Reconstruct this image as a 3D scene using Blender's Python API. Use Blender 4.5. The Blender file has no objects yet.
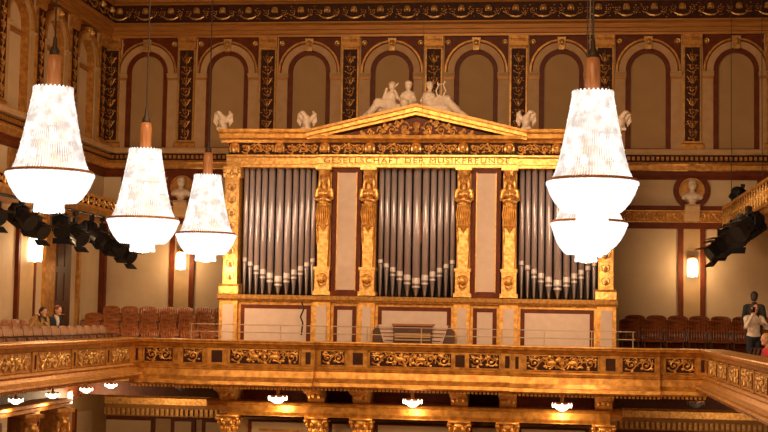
import bpy, math, random
from mathutils import Vector, Matrix
random.seed(7)
PI = math.pi; R = math.radians
S = bpy.context.scene; C = bpy.context.collection

# ------------------------------------------------------------------ camera
cam_d = bpy.data.cameras.new('camera'); cam = bpy.data.objects.new('camera', cam_d); C.objects.link(cam); S.camera = cam
cam_d.sensor_width = 36.0; cam_d.lens = 36.0 * 1361.77 / 768; cam_d.clip_end = 300; cam_d.clip_start = 0.1
_r = Vector((0.99239894, 0.12174049, 0.01798887)); _u = Vector((-0.00885997, -0.07511645, 0.99713541)); _f = Vector((-0.12274301, 0.9897155, 0.07346687))
cam.matrix_world = Matrix(((_r.x, _u.x, -_f.x, 3.36186), (_r.y, _u.y, -_f.y, 0), (_r.z, _u.z, -_f.z, 7.1), (0, 0, 0, 1)))

# ------------------------------------------------------------------ world, lights, exposure
w = bpy.data.worlds.new('world'); S.world = w; w.use_nodes = True
w.node_tree.nodes['Background'].inputs[0].default_value = (1.0, 0.66, 0.38, 1); w.node_tree.nodes['Background'].inputs[1].default_value = 0.045
def light(name, kind, loc, power, color, size=0.3, rot=None, sy=None):
    d = bpy.data.lights.new(name, kind); d.energy = power; d.color = color
    if kind == 'AREA':
        d.shape = 'RECTANGLE'; d.size = size; d.size_y = sy or size
    elif kind == 'POINT': d.shadow_soft_size = size
    o = bpy.data.objects.new(name, d); C.objects.link(o); o.location = loc
    if rot: o.rotation_euler = rot
    return o
WARM = (1.0, 0.65, 0.34)
K_CH = 460.0
# added area light standing in for unseen chandeliers of the rear hall
light('hall_fill', 'AREA', (0, 9, 13.2), 1150, (1.0, 0.66, 0.36), 9, (R(62), 0, 0), 4)
# added area light that brightens the stage and organ loft, no visible fitting
light('stage_fill', 'AREA', (0, 24.0, 13.5), 600, (1.0, 0.68, 0.38), 7.0, (R(52), 0, 0), 2)
S.view_settings.view_transform = 'Standard'; S.view_settings.look = 'None'; S.view_settings.gamma = 1.0; S.view_settings.use_curve_mapping = False
S.view_settings.exposure = 0.12

# ------------------------------------------------------------------ materials
MATS = {}
def mat(name, col, rough=0.5, metal=0.0, var=0.0, scale=6.0, bump=0.0, col2=None, emit=None, estr=0.0, stretch=None, spec=None):
    m = bpy.data.materials.new(name); m.use_nodes = True; nt = m.node_tree; b = nt.nodes['Principled BSDF']
    b.inputs['Roughness'].default_value = rough; b.inputs['Metallic'].default_value = metal
    b.inputs['Base Color'].default_value = (*col, 1)
    if spec is not None: b.inputs['Specular IOR Level'].default_value = spec
    if var or col2:
        tc = nt.nodes.new('ShaderNodeTexCoord'); n = nt.nodes.new('ShaderNodeTexNoise'); n.inputs['Scale'].default_value = scale; n.inputs['Detail'].default_value = 5
        mp = nt.nodes.new('ShaderNodeMapping'); mp.inputs['Scale'].default_value = stretch or (1, 1, 1)
        nt.links.new(tc.outputs['Object'], mp.inputs[0]); nt.links.new(mp.outputs[0], n.inputs['Vector'])
        r = nt.nodes.new('ShaderNodeValToRGB'); c2 = col2 or tuple(c * (1 - var) for c in col)
        r.color_ramp.elements[0].position = 0.35; r.color_ramp.elements[1].position = 0.65
        r.color_ramp.elements[0].color = (*c2, 1); r.color_ramp.elements[1].color = (*col, 1)
        nt.links.new(n.outputs['Fac'], r.inputs[0]); nt.links.new(r.outputs[0], b.inputs['Base Color'])
        if bump:
            bp = nt.nodes.new('ShaderNodeBump'); bp.inputs['Strength'].default_value = bump; bp.inputs['Distance'].default_value = 0.02
            nt.links.new(n.outputs['Fac'], bp.inputs['Height']); nt.links.new(bp.outputs[0], b.inputs['Normal'])
    if emit:
        b.inputs['Emission Color'].default_value = (*emit, 1); b.inputs['Emission Strength'].default_value = estr
    MATS[name] = m; return m
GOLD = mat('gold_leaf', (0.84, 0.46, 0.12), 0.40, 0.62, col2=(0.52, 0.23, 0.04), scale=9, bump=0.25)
GOLDB = mat('bright_gold', (0.90, 0.54, 0.18), 0.34, 0.66, col2=(0.56, 0.27, 0.06), scale=14, bump=0.2)
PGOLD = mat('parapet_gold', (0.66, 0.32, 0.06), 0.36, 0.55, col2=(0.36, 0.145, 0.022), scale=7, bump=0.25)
GOLDD = mat('dim_gold', (0.55, 0.27, 0.055), 0.42, 0.5, col2=(0.34, 0.14, 0.03), scale=8, bump=0.2)  # darker gold, the dimness of poorly lit areas put into its colour
ORN = mat('ornament_gold', (0.66, 0.40, 0.13), 0.4, 0.55, col2=(0.40, 0.20, 0.05), scale=12)
BROWN = mat('gilded_brown', (0.42, 0.18, 0.03), 0.45, 0.3, col2=(0.30, 0.115, 0.02), scale=4, stretch=(0.4, 1, 6))
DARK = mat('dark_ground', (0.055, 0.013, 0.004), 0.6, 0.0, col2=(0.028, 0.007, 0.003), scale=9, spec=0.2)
RED = mat('red_brown_marble', (0.14, 0.024, 0.002), 0.5, 0.0, col2=(0.09, 0.014, 0.001), scale=5, spec=0.22)
BEIGE = mat('beige_stucco', (0.56, 0.40, 0.235), 0.7, 0.0, col2=(0.52, 0.365, 0.21), scale=2.5)
TAN = mat('tan_stucco', (0.46, 0.29, 0.13), 0.65, 0.0, col2=(0.42, 0.26, 0.115), scale=4)
BEIGED = mat('dim_beige_panel', (0.36, 0.21, 0.082), 0.7, 0.0, col2=(0.33, 0.19, 0.072), scale=2)  # beige of the upper panels, their dim light put into the colour
PIER = mat('pier_stucco', (0.47, 0.28, 0.13), 0.65, 0.0, col2=(0.41, 0.235, 0.10), scale=4)
PINK = mat('organ_panel', (0.60, 0.44, 0.35), 0.6, 0.0, col2=(0.55, 0.395, 0.31), scale=5)
MARBLE = mat('white_plaster', (0.80, 0.66, 0.54), 0.55, 0.0, col2=(0.66, 0.50, 0.38), scale=10)
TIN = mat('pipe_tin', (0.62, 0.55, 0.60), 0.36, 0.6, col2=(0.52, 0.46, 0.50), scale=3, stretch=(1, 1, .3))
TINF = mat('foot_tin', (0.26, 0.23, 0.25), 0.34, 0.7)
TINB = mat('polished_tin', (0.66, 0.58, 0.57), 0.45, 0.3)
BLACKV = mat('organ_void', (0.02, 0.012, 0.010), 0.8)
WOOD = mat('chair_wood', (0.40, 0.13, 0.032), 0.36, 0.0, col2=(0.22, 0.06, 0.015), scale=5, stretch=(1, 1, 4))
WOODR = mat('polished_red_wood', (0.22, 0.06, 0.018), 0.25, 0.0, col2=(0.09, 0.024, 0.008), scale=4, stretch=(1, 1, 4))
WOODL = mat('light_seat_fabric', (0.42, 0.22, 0.11), 0.5, 0.0, col2=(0.28, 0.13, 0.06), scale=6)
WOODD = mat('dark_wood', (0.085, 0.028, 0.012), 0.45, 0.0, col2=(0.055, 0.018, 0.008), scale=4, stretch=(1, 1, 6))
FLOOR = mat('oak_floor', (0.28, 0.13, 0.05), 0.4, 0.0, col2=(0.2, 0.09, 0.03), scale=3, stretch=(1, 8, 1))
CEIL = mat('ceiling_paint', (0.50, 0.30, 0.13), 0.7, 0.0, col2=(0.36, 0.18, 0.06), scale=3)
BLACK = mat('black_metal', (0.007, 0.007, 0.009), 0.45, 0.3)
STEEL = mat('rail_steel', (0.55, 0.42, 0.28), 0.35, 0.8)
CORD = mat('dark_cord', (0.035, 0.018, 0.010), 0.6)
LENS = mat('lens_glass', (0.12, 0.14, 0.2), 0.1, 0.0, spec=0.8)
CRYST = mat('lit_crystal', (0.10, 0.09, 0.08), 0.15, 0.0, emit=(1.0, 0.87, 0.78), estr=1.12)
CRYSTI = mat('inner_crystal', (0.12, 0.08, 0.06), 0.3, 0.0, emit=(1.0, 0.62, 0.40), estr=0.42)
CRYSTB = mat('lit_crystal_bowl', (0.10, 0.09, 0.08), 0.15, 0.0, emit=(1.0, 0.93, 0.90), estr=1.7)
AMBER = mat('amber_sleeve', (0.50, 0.21, 0.075), 0.4, 0.0, emit=(1.0, 0.40, 0.12), estr=0.05, col2=(0.3, .10, .03), scale=20, stretch=(1, 1, .1))
BULB = mat('bulb', (1, 1, 1), 0.3, emit=(1.0, 0.90, 0.72), estr=7.0)
SHADE = mat('lamp_glass', (1, 0.9, 0.75), 0.3, emit=(1.0, 0.84, 0.60), estr=3.2)
def sparkle(m, lo, hi, sc):
    nt = m.node_tree; b = nt.nodes['Principled BSDF']; tc = nt.nodes.new('ShaderNodeTexCoord'); n = nt.nodes.new('ShaderNodeTexNoise'); n.inputs['Scale'].default_value = sc; n.inputs['Detail'].default_value = 3
    r = nt.nodes.new('ShaderNodeMapRange'); r.inputs['From Min'].default_value = .38; r.inputs['From Max'].default_value = .62; r.inputs['To Min'].default_value = lo; r.inputs['To Max'].default_value = hi
    nt.links.new(tc.outputs['Object'], n.inputs['Vector']); nt.links.new(n.outputs['Fac'], r.inputs['Value']); nt.links.new(r.outputs['Result'], b.inputs['Emission Strength'])
sparkle(CRYST, .66, 1.35, 5.0); sparkle(CRYSTI, .30, 1.3, 4.0); sparkle(CRYSTB, .95, 1.6, 9.0)
PAPER = mat('paper', (0.78, 0.66, 0.52), 0.7)
SKIN = mat('skin', (0.62, 0.32, 0.20), 0.5)
def cloth(n, c): return mat(n, c, 0.8, 0, var=0.25, scale=12)

# ------------------------------------------------------------------ mesh collector
def off(p):
    v = Vector((0, 0, 0))
    while p is not None: v += p.location; p = p.parent
    return v
class MB:
    def __init__(s): s.v = []; s.f = []
    def add(s, vs, fs):
        n = len(s.v); s.v += [tuple(a) for a in vs]; s.f += [tuple(i + n for i in f) for f in fs]; return s
    def box(s, x0, x1, y0, y1, z0, z1):
        x0, x1 = sorted((x0, x1)); y0, y1 = sorted((y0, y1)); z0, z1 = sorted((z0, z1))
        return s.add([(x0, y0, z0), (x1, y0, z0), (x1, y1, z0), (x0, y1, z0), (x0, y0, z1), (x1, y0, z1), (x1, y1, z1), (x0, y1, z1)],
                     [(3, 2, 1, 0), (4, 5, 6, 7), (0, 1, 5, 4), (1, 2, 6, 5), (2, 3, 7, 6), (3, 0, 4, 7)])
    def cbox(s, x, y, z, w, d, h): return s.box(x - w / 2, x + w / 2, y - d / 2, y + d / 2, z - h / 2, z + h / 2)
    def prism_y(s, pts, y0, y1):      # polygon in XZ pushed along Y
        n = len(pts); vs = [(x, y0, z) for x, z in pts] + [(x, y1, z) for x, z in pts]
        fs = [tuple(range(n)), tuple(range(2 * n - 1, n - 1, -1))] + [((i + 1) % n, i, i + n, (i + 1) % n + n) for i in range(n)]
        return s.add(vs, fs)
    def prism_x(s, pts, x0, x1):      # profile in YZ pushed along X
        n = len(pts); vs = [(x0, y, z) for y, z in pts] + [(x1, y, z) for y, z in pts]
        fs = [tuple(range(n)), tuple(range(2 * n - 1, n - 1, -1))] + [((i + 1) % n, i, i + n, (i + 1) % n + n) for i in range(n)]
        return s.add(vs, fs)
    def lathe(s, cx, cy, prof, n=16, arc=None, sx=1, sy=1):
        vs = []; m = len(prof)
        for k in range(n):
            a = 2 * PI * k / n
            for r, z in prof: vs.append((cx + r * math.cos(a) * sx, cy + r * math.sin(a) * sy, z))
        fs = []
        for k in range(n):
            k2 = (k + 1) % n
            for j in range(m - 1): fs.append((k * m + j, k2 * m + j, k2 * m + j + 1, k * m + j + 1))
        if prof[0][0] > 1e-5: fs.append(tuple(k * m for k in range(n))[::-1])
        if prof[-1][0] > 1e-5: fs.append(tuple(k * m + m - 1 for k in range(n)))
        return s.add(vs, fs)
    def ell(s, c, r, n=8, m=6):
        rx, ry, rz = (r, r, r) if not isinstance(r, tuple) else r
        vs = [(c[0], c[1], c[2] - rz)]; fs = []
        for j in range(1, m):
            t = -PI / 2 + PI * j / m
            for k in range(n): a = 2 * PI * k / n; vs.append((c[0] + rx * math.cos(t) * math.cos(a), c[1] + ry * math.cos(t) * math.sin(a), c[2] + rz * math.sin(t)))
        vs.append((c[0], c[1], c[2] + rz)); L = len(vs) - 1
        for k in range(n):
            k2 = (k + 1) % n; fs.append((0, 1 + k2, 1 + k)); fs.append((L, 1 + (m - 2) * n + k, 1 + (m - 2) * n + k2))
            for j in range(m - 2): fs.append((1 + j * n + k, 1 + j * n + k2, 1 + (j + 1) * n + k2, 1 + (j + 1) * n + k))
        return s.add(vs, fs)
    def tube(s, pts, r, n=6, caps=True):
        pts = [Vector(p) for p in pts]; N = len(pts); rr = r if isinstance(r, (list, tuple)) else [r] * N
        vs = []; fs = []; ref = None
        for i, p in enumerate(pts):
            t = (pts[min(i + 1, N - 1)] - pts[max(i - 1, 0)])
            if t.length < 1e-9: t = Vector((0, 0, 1))
            t.normalize()
            if ref is None: ref = Vector((0, 1, 0)) if abs(t.y) < 0.9 else Vector((1, 0, 0))
            a = t.cross(ref)
            if a.length < 1e-4: a = t.cross(Vector((1, 0, 0.1)))
            a.normalize(); b = t.cross(a).normalized(); ref = -b if (-b).dot(ref) > 0 else b
            for k in range(n): q = 2 * PI * k / n; vs.append(p + (a * math.cos(q) + b * math.sin(q)) * rr[i])
        for i in range(N - 1):
            for k in range(n): k2 = (k + 1) % n; fs.append((i * n + k, (i + 1) * n + k, (i + 1) * n + k2, i * n + k2))
        if caps: fs.append(tuple(range(n))); fs.append(tuple(range(N * n - 1, (N - 1) * n - 1, -1)))
        return s.add(vs, fs)
    def build(s, name, m, parent=None, smooth=False):
        o_ = off(parent); me = bpy.data.meshes.new(name)
        me.from_pydata([(a - o_.x, b - o_.y, c - o_.z) for a, b, c in s.v], [], s.f); me.update()
        import bmesh
        bm = bmesh.new(); bm.from_mesh(me); bmesh.ops.recalc_face_normals(bm, faces=bm.faces); bm.to_mesh(me); bm.free()
        if smooth:
            for p in me.polygons: p.use_smooth = True
        me.materials.append(m); o = bpy.data.objects.new(name, me); C.objects.link(o)
        if parent is not None: o.parent = parent
        return o
def tag(o, label=None, cat=None, group=None, kind=None):
    if label: o['label'] = label
    if cat: o['category'] = cat
    if group: o['group'] = group
    if kind: o['kind'] = kind
    return o
def empty(name, loc=(0, 0, 0), **k):
    o = bpy.data.objects.new(name, None); C.objects.link(o); o.location = loc; o.empty_display_size = 0.1; return tag(o, **k)
def copy_tree(o, parent=None):
    kids = [c for c in ALLKIDS(o)]; c = o.copy(); C.objects.link(c); c.parent = parent
    for k in kids: copy_tree(k, c)
    return c
def ALLKIDS(o): return [c for c in C.objects if c.parent is o]
def smooth_angle(o):
    return o
def blob(name, items, m, parent=None, voxel=0.02, smooth_it=2):
    """one continuous sculpted surface from overlapping ellipsoids / limbs; items: ('e',c,r) ('t',pts,radii) ('b',box)"""
    mb = MB()
    for it in items:
        if it[0] == 'e': mb.ell(it[1], it[2], 12, 8)
        elif it[0] == 't':
            mb.tube(it[1], it[2], 8)
            rr = it[2] if isinstance(it[2], (list, tuple)) else [it[2]] * len(it[1])
            for p, r in zip(it[1], rr): mb.ell(p, r * 1.02, 8, 6)
        elif it[0] == 'b': mb.box(*it[1])
        elif it[0] == 'l': mb.lathe(it[1][0], it[1][1], it[2], 14)
    o = mb.build(name + '_tmp', m, parent)
    md = o.modifiers.new('r', 'REMESH'); md.mode = 'VOXEL'; md.voxel_size = voxel
    if smooth_it: ms = o.modifiers.new('s', 'SMOOTH'); ms.factor = 0.5; ms.iterations = smooth_it
    dg = bpy.context.evaluated_depsgraph_get(); me = bpy.data.meshes.new_from_object(o.evaluated_get(dg)); me.name = name
    for p in me.polygons: p.use_smooth = True
    if not me.materials: me.materials.append(m)
    n = bpy.data.objects.new(name, me); C.objects.link(n); n.parent = o.parent
    old = o.data; bpy.data.objects.remove(o); bpy.data.meshes.remove(old)
    return n

def arch_ring(mb, cx, cz, ri, ro, y0, y1, zb, n=20):
    """an arch band: half ring on straight legs down to zb"""
    pi_ = [(cx - ri, zb)] + [(cx - ri * math.cos(PI * k / n), cz + ri * math.sin(PI * k / n)) for k in range(n + 1)] + [(cx + ri, zb)]
    po_ = [(cx - ro, zb)] + [(cx - ro * math.cos(PI * k / n), cz + ro * math.sin(PI * k / n)) for k in range(n + 1)] + [(cx + ro, zb)]
    m = len(pi_); vs = [(x, y0, z) for x, z in pi_] + [(x, y0, z) for x, z in po_] + [(x, y1, z) for x, z in pi_] + [(x, y1, z) for x, z in po_]
    fs = []
    for i in range(m - 1):
        fs += [(i, i + 1, m + i + 1, m + i), (2 * m + i, 3 * m + i, 3 * m + i + 1, 2 * m + i + 1), (i, 2 * m + i, 2 * m + i + 1, i + 1), (m + i, m + i + 1, 3 * m + i + 1, 3 * m + i)]
    fs += [(0, m, 3 * m, 2 * m), (m - 1, 3 * m - 1, 4 * m - 1, 2 * m - 1)]
    mb.add(vs, fs)
def arch_plate(mb, cx, cz, r, y, zb, th=0.03, n=20):
    pts = [(cx - r, zb)] + [(cx - r * math.cos(PI * k / n), cz + r * math.sin(PI * k / n)) for k in range(n + 1)] + [(cx + r, zb)]
    mb.prism_y(pts, y, y + th)
def spiral(mb, cx, cz, r0, turns, a0, y, tr, flip=1, n=14):
    pts = []
    for k in range(n + 1):
        t = k / n; r = r0 * (1 - 0.82 * t); a = a0 + flip * turns * 2 * PI * t
        pts.append((cx + r * math.cos(a), y - 0.25 * tr - 0.012 * t, cz + r * math.sin(a)))
    mb.tube(pts, [tr * (1 - 0.4 * k / n) for k in range(n + 1)], 5)
    mb.ell(pts[-1], (tr * 2.2, tr * 1.6, tr * 2.2), 6, 4)
    for k in (2, 5, 8):
        p = pts[k]; a = a0 + flip * turns * 2 * PI * k / n
        mb.ell((p[0] + r0 * .22 * math.cos(a), y - .008, p[2] + r0 * .22 * math.sin(a)), (tr * 2.4, tr * 1.3, tr * 2.0), 6, 4)
def scrolls(mb, x0, x1, z0, z1, y, tr=0.011, seed=0):
    h = z1 - z0; r = h * 0.40; w = x1 - x0; n = max(1, round(w / (h * 0.95))); p = w / n
    for k in range(n):
        cx = x0 + p * (k + .5); cz = (z0 + z1) / 2; up = (k < n / 2) == (k % 2 == 0); mir = 1 if k < n / 2 else -1
        spiral(mb, cx, cz, min(r, p * .45), 1.35, (PI if mir > 0 else 0) + (0.6 if up else -0.6), y, tr, mir * (1 if up else -1))
        if k < n - 1: mb.tube([(cx, y, cz - r * (1 if up else -1)), (cx + p / 2, y - .01, cz + (.2 if up else -.2) * r), (cx + p, y, cz + r * (1 if up else -1))], tr * .9, 5)
        for q in range(3):
            a = random.uniform(0, 2 * PI); mb.ell((cx + p * .42 * math.cos(a), y, cz + h * .40 * math.sin(a)), (tr * 1.9, tr, tr * 1.5), 6, 4)
def head_mask(mb, x, y, z, s):
    mb.ell((x, y - .2 * s, z), (.42 * s, .45 * s, .5 * s), 10, 8); mb.ell((x, y - .62 * s, z - .04 * s), (.07 * s, .12 * s, .13 * s), 6, 4)
    mb.ell((x, y - .1 * s, z + .36 * s), (.5 * s, .4 * s, .28 * s), 8, 6)
    for q in (-1, 1):
        mb.ell((x + q * .42 * s, y - .1 * s, z - .05 * s), (.16 * s, .25 * s, .42 * s), 6, 5); mb.ell((x + q * .17 * s, y - .55 * s, z + .07 * s), (.07 * s, .05 * s, .04 * s), 6, 4)
def dentils(mb, x0, x1, y0, y1, z0, z1, pitch):
    n = max(1, int((x1 - x0) / pitch)); p = (x1 - x0) / n
    for k in range(n): mb.box(x0 + p * (k + .22), x0 + p * (k + .78), y0, y1, z0, z1)

# ================================================================== ROOM SHELL
HX = 9.55; YB = 38.0; YF = -6.0; ZC = 16.9
def st(name, mb, m): return tag(mb.build(name, m), kind='structure')
st('floor', MB().box(-HX - .4, HX + .4, YF, YB + .3, -0.2, 0), FLOOR)
cl = st('ceiling', MB().box(-HX - .4, HX + .4, YF, YB + .3, ZC, ZC + .2), CEIL)
cb = MB()
for k in range(9): cb.box(-HX, HX, YF + .4 + k * 5.2, YF + .8 + k * 5.2, ZC - .25, ZC)
for x in (-4.8, 0, 4.8): cb.box(x - .2, x + .2, YF, YB, ZC - .2, ZC)
cb.build('ceiling_rib', GOLDD, cl)
st('wall_back', MB().box(-HX - .4, HX + .4, YB + .12, YB + .4, 11.7, ZC).box(-HX - .4, HX + .4, YB + .02, YB + .4, 0, 11.7), BEIGE)
st('wall_right', MB().box(HX + .36, HX + .5, YF, YB + .12, 11.7, ZC).box(HX + .01, HX + .5, YF, YB + .12, 0, 11.7), BEIGE)
st('wall_rear', MB().box(-HX - .4, HX + .4, YF - .3, YF, 0, ZC), BEIGE)
st('wall_left', MB().box(-HX - .5, -HX - .36, YF, YB + .12, 11.7, ZC).box(-HX - .5, -HX - .01, YF, YB + .12, 0, 11.7), BEIGE)

# ---- upper storey bay: blind arched window (local frame: wall face at y=0, viewer towards -y)
ZW = 11.79
def make_window():
    r = empty('window_1', kind='structure')
    p = MB(); arch_plate(p, 0, 14.04, .50, .07, 11.85, .04); p.build('panel', BEIGED, r)
    f = MB(); arch_ring(f, 0, 14.04, .485, .62, 0.0, .11, 11.85); f.box(-.62, .62, 0, .11, 11.79, 11.86); f.build('window_frame', RED, r)
    a = MB(); arch_ring(a, 0, 14.04, .615, .80, -.04, .11, 13.97); a.build('archivolt', PIER, r)
    b = MB(); arch_ring(b, 0, 14.04, .80, .835, -.03, .11, 13.97); b.build('archivolt_groove', RED, r)
    b = MB(); arch_ring(b, 0, 14.04, .835, .89, -.085, .11, 13.97); b.build('archivolt_bead', GOLDD, r)
    for q in (-1, 1):
        x0, x1 = sorted((q * .62, q * .90))
        MB().box(x0, x1, -.04, .11, ZW, 13.9).build('pier', PIER, r)
        m = MB(); m.prism_x([(-.11, 13.97), (-.08, 13.93), (-.05, 13.87), (.11, 13.87), (.11, 13.99), (-.11, 13.99)], x0 - .02, x1 + .02); m.build('impost', TAN, r); MB().box(x0 - .01, x1 + .01, -.07, .1, 13.80, 13.87).build('impost_moulding', BROWN, r)
    k = MB(); k.prism_y([(-.075, 14.62), (.075, 14.62), (.12, 14.98), (-.12, 14.98)], -.12, .05); head_mask(k, 0, -.12, 14.82, .15); k.build('keystone', ORN, r)
    s = MB(); n = 12
    for q in (-1, 1):
        pts = [(q * .89 * math.sin(PI / 2 * t / n), 14.04 + .89 * math.cos(PI / 2 * t / n)) for t in range(n + 1)] + [(q * .95, 14.04), (q * .95, 15.02), (0, 15.02)]
        s.prism_y(pts, 0.02, .11)
    s.build('spandrel', RED, r)
    for q in (-1, 1):
        e = MB(); e.lathe(0, 0, [(0, -.035), (.03, -.03), (.05, -.012), (.075, -.02), (.085, 0)], 12); e.v = [(a + q * .80, c, b + 14.86) for a, b, c in e.v]; e.build('rosette', ORN, r)
    return r
def make_side_window():
    r = empty('window_9', kind='structure')
    p = MB(); arch_plate(p, 0, 14.04, .64, .20, 11.85, .16); p.build('panel', BEIGE, r)
    f = MB(); arch_ring(f, 0, 14.04, .60, .66, 0.0, .36, 11.85); f.box(-.66, .66, 0, .36, 11.79, 11.86); f.build('window_frame', GOLDD, r); MB().box(-.60, -.44, .12, .2, 11.87, 14.25).build('shade_strip', DARK, r)  # dark strip painted in as a shadow gap along the panel edge
    a = MB(); arch_ring(a, 0, 14.04, .655, .80, -.04, .36, 13.97); a.build('archivolt', TAN, r)
    b = MB(); arch_ring(b, 0, 14.04, .80, .89, -.085, .36, 13.97); b.build('archivolt_bead', GOLDD, r)
    MB().prism_x([(.22, 13.97), (.12, 13.97), (.10, 13.92), (.12, 13.86), (.22, 13.86)], -.6, .6).build('transom', BROWN, r)
    for q in (-1, 1):
        x0, x1 = sorted((q * .655, q * .90))
        MB().box(x0, x1, -.04, .36, ZW, 13.9).build('pier', TAN, r)
        MB().prism_x([(-.11, 13.97), (-.08, 13.93), (-.05, 13.87), (.36, 13.87), (.36, 13.99), (-.11, 13.99)], x0 - .02, x1 + .02).build('impost', TAN, r)
    k = MB(); k.prism_y([(-.075, 14.62), (.075, 14.62), (.12, 14.98), (-.12, 14.98)], -.12, .05); head_mask(k, 0, -.12, 14.82, .15); k.build('keystone', ORN, r)
    s = MB(); n = 12
    for q in (-1, 1):
        pts = [(q * .89 * math.sin(PI / 2 * t / n), 14.04 + .89 * math.cos(PI / 2 * t / n)) for t in range(n + 1)] + [(q * .95, 14.04), (q * .95, 15.02), (0, 15.02)]
        s.prism_y(pts, 0.02, .36)
    s.build('spandrel', RED, r)
    return r
def make_pilaster():
    r = empty('trim_1', kind='structure')
    MB().box(-.295, .295, -.03, .11, ZW, 15.02).build('backing_strip', TAN, r)
    sh = MB().box(-.245, .245, -.1, 0, 12.0, 14.68).build('shaft', GOLDD, r)
    MB().box(-.20, .20, -.115, -.09, 12.05, 14.66).build('ornament_field', DARK, r)
    o = MB(); z = 12.2
    for k in range(4):
        zz = 12.25 + k * .62; scrolls(o, -.18, .18, zz - .19, zz + .15, -.118, .014); scrolls(o, -.18, .18, zz + .16, zz + .42, -.118, .011)
        o.tube([(-.14, -.12, zz + .36), (-.05, -.125, zz + .2), (0, -.125, zz + .16), (.05, -.125, zz + .2), (.14, -.12, zz + .36)], .012, 5)
        o.ell((0, -.13, zz + .25), (.035, .02, .06), 6, 4)
    o.tube([(0, -.12, 12.1), (0, -.12, 14.6)], .008, 4)
    o.build('ornament', GOLDD, r)
    c = MB().prism_x([(-.17, 15.02), (-.17, 14.94), (-.14, 14.9), (-.14, 14.75), (-.11, 14.68), (.05, 14.68), (.05, 15.02)], -.27, .27); dentils(c, -.27, .27, -.19, -.14, 14.87, 14.93, .06)
    c.build('capital', GOLDD, r)
    MB().prism_x([(-.15, 11.79), (-.15, 11.96), (-.12, 12.0), (.05, 12.0), (.05, 11.79)], -.3, .3).build('base', GOLDD, r)
    return r
win0 = make_window(); win1 = make_side_window(); sd = [0]; pil0 = make_pilaster(); wn = [0]; tn = [0]
seen = []
def put(proto, first, loc, rz, base, cnt):
    cnt[0] += 1; o = copy_tree(proto) if proto in seen else proto; seen.append(proto)
    o.location = loc; o.rotation_euler = (0, 0, rz); o.name = '%s_%d' % (base, cnt[0]); return o
BAY = 2.385
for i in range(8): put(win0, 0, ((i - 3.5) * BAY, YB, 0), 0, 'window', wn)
for i in range(9): put(pil0, 0, ((i - 4) * BAY * (0.985 if i in (0, 8) else 1), YB, 0), 0, 'trim', tn)
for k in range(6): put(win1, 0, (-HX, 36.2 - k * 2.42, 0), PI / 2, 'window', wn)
for k in range(6): put(pil0, 0, (-HX, 37.4 - k * 2.42 if k else 37.35, 0), PI / 2, 'trim', tn)
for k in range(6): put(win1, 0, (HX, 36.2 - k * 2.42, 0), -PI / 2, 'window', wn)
for k in range(6): put(pil0, 0, (HX, 37.4 - k * 2.42 if k else 37.35, 0), -PI / 2, 'trim', tn)

def band(u0, u1, loc, rz, dense=True):
    """entablature + frieze above, string course + lower frieze below, for one wall"""
    L = u1 - u0; PL = []
    def S_(mb, m, nm=None):
        tn[0] += 1; o = mb.build('trim_%d' % tn[0], m); PL.append(o); return tag(o, kind='structure')
    S_(MB().prism_x([(.11, 15.02), (-.16, 15.02), (-.17, 15.08), (-.2, 15.1), (-.2, 15.2), (-.23, 15.22), (-.23, 15.33), (-.26, 15.36), (-.3, 15.39), (-.3, 15.43), (.11, 15.43)], u0, u1), BROWN)
    f = S_(MB().box(u0, u1, -.18, .11, 15.43, 15.97), DARK)
    o = MB(); h = MB(); n = round(L / .765); p = L / n
    for k in range(n):
        x = u0 + p * (k + .5); head_mask(h, x, -.2, 15.78, .17)
        h.tube([(x - .22, -.21, 15.62), (x - .12, -.225, 15.56), (x, -.23, 15.54), (x + .12, -.225, 15.56), (x + .22, -.21, 15.62)], [.015, .028, .034, .028, .015], 5)
        scrolls(o, x - p / 2 + .02, x - .15, 15.58, 15.88, -.19, .008); scrolls(o, x + .15, x + p / 2 - .02, 15.58, 15.88, -.19, .008)
        for q in range(5): o.ell((x - p / 2 + random.uniform(-.14, .14), -.19, random.uniform(15.5, 15.9)), (.022, .015, .018), 6, 4)
    o.build('scroll_ornament', GOLDD, f); h.build('head_ornament', ORN, f)
    S_(MB().prism_x([(.11, 15.97), (-.2, 15.97), (-.24, 16.02), (-.3, 16.04), (-.34, 16.12), (-.5, 16.15), (-.5, 16.25), (.11, 16.3)], u0, u1), BROWN)
    c = MB().box(u0, u1, -.1, .11, 16.2, ZC); S_(c, CEIL)
    # string course
    S_(MB().prism_x([(.11, 11.80), (-.42, 11.79), (-.44, 11.76), (-.44, 11.70), (-.40, 11.64), (.11, 11.64)], u0, u1), PIER)
    d = S_(MB().box(u0, u1, -.2, .11, 11.43, 11.64), DARK)
    m = MB(); dentils(m, u0, u1, -.27, -.18, 11.50, 11.60, .13); m.build('dentil_row', BROWN, d)
    S_(MB().prism_x([(.11, 11.45), (-.24, 11.45), (-.26, 11.40), (-.22, 11.36), (-.22, 11.24), (-.19, 11.21), (.11, 11.21)], u0, u1), GOLDD)
    S_(MB().prism_x([(.11, 11.21), (-.1, 11.21), (-.1, 11.10), (-.06, 10.99), (.11, 10.99)], u0, u1), RED)
    S_(MB().box(u0, u1, -.06, .11, 10.14, 10.27), RED)
    S_(MB().box(u0, u1, -.08, .11, 9.64, 9.81), RED)
    g = S_(MB().box(u0, u1, -.05, .11, 9.81, 10.14), BROWN)
    o = MB(); scrolls(o, u0 + .1, u1 - .1, 9.83, 10.12, -.055, .02)
    o.box(u0, u1, -.075, -.05, 9.81, 9.83); o.box(u0, u1, -.075, -.05, 10.12, 10.14)
    o.build('scroll_ornament', GOLD, g)
    for o in PL: o.location = loc; o.rotation_euler = (0, 0, rz)
band(-HX, HX, (0, YB, 0), 0)
band(YF, YB - .05, (-HX, 0, 0), PI / 2)
band(-YB + .05, -YF, (HX, 0, 0), -PI / 2)

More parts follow.
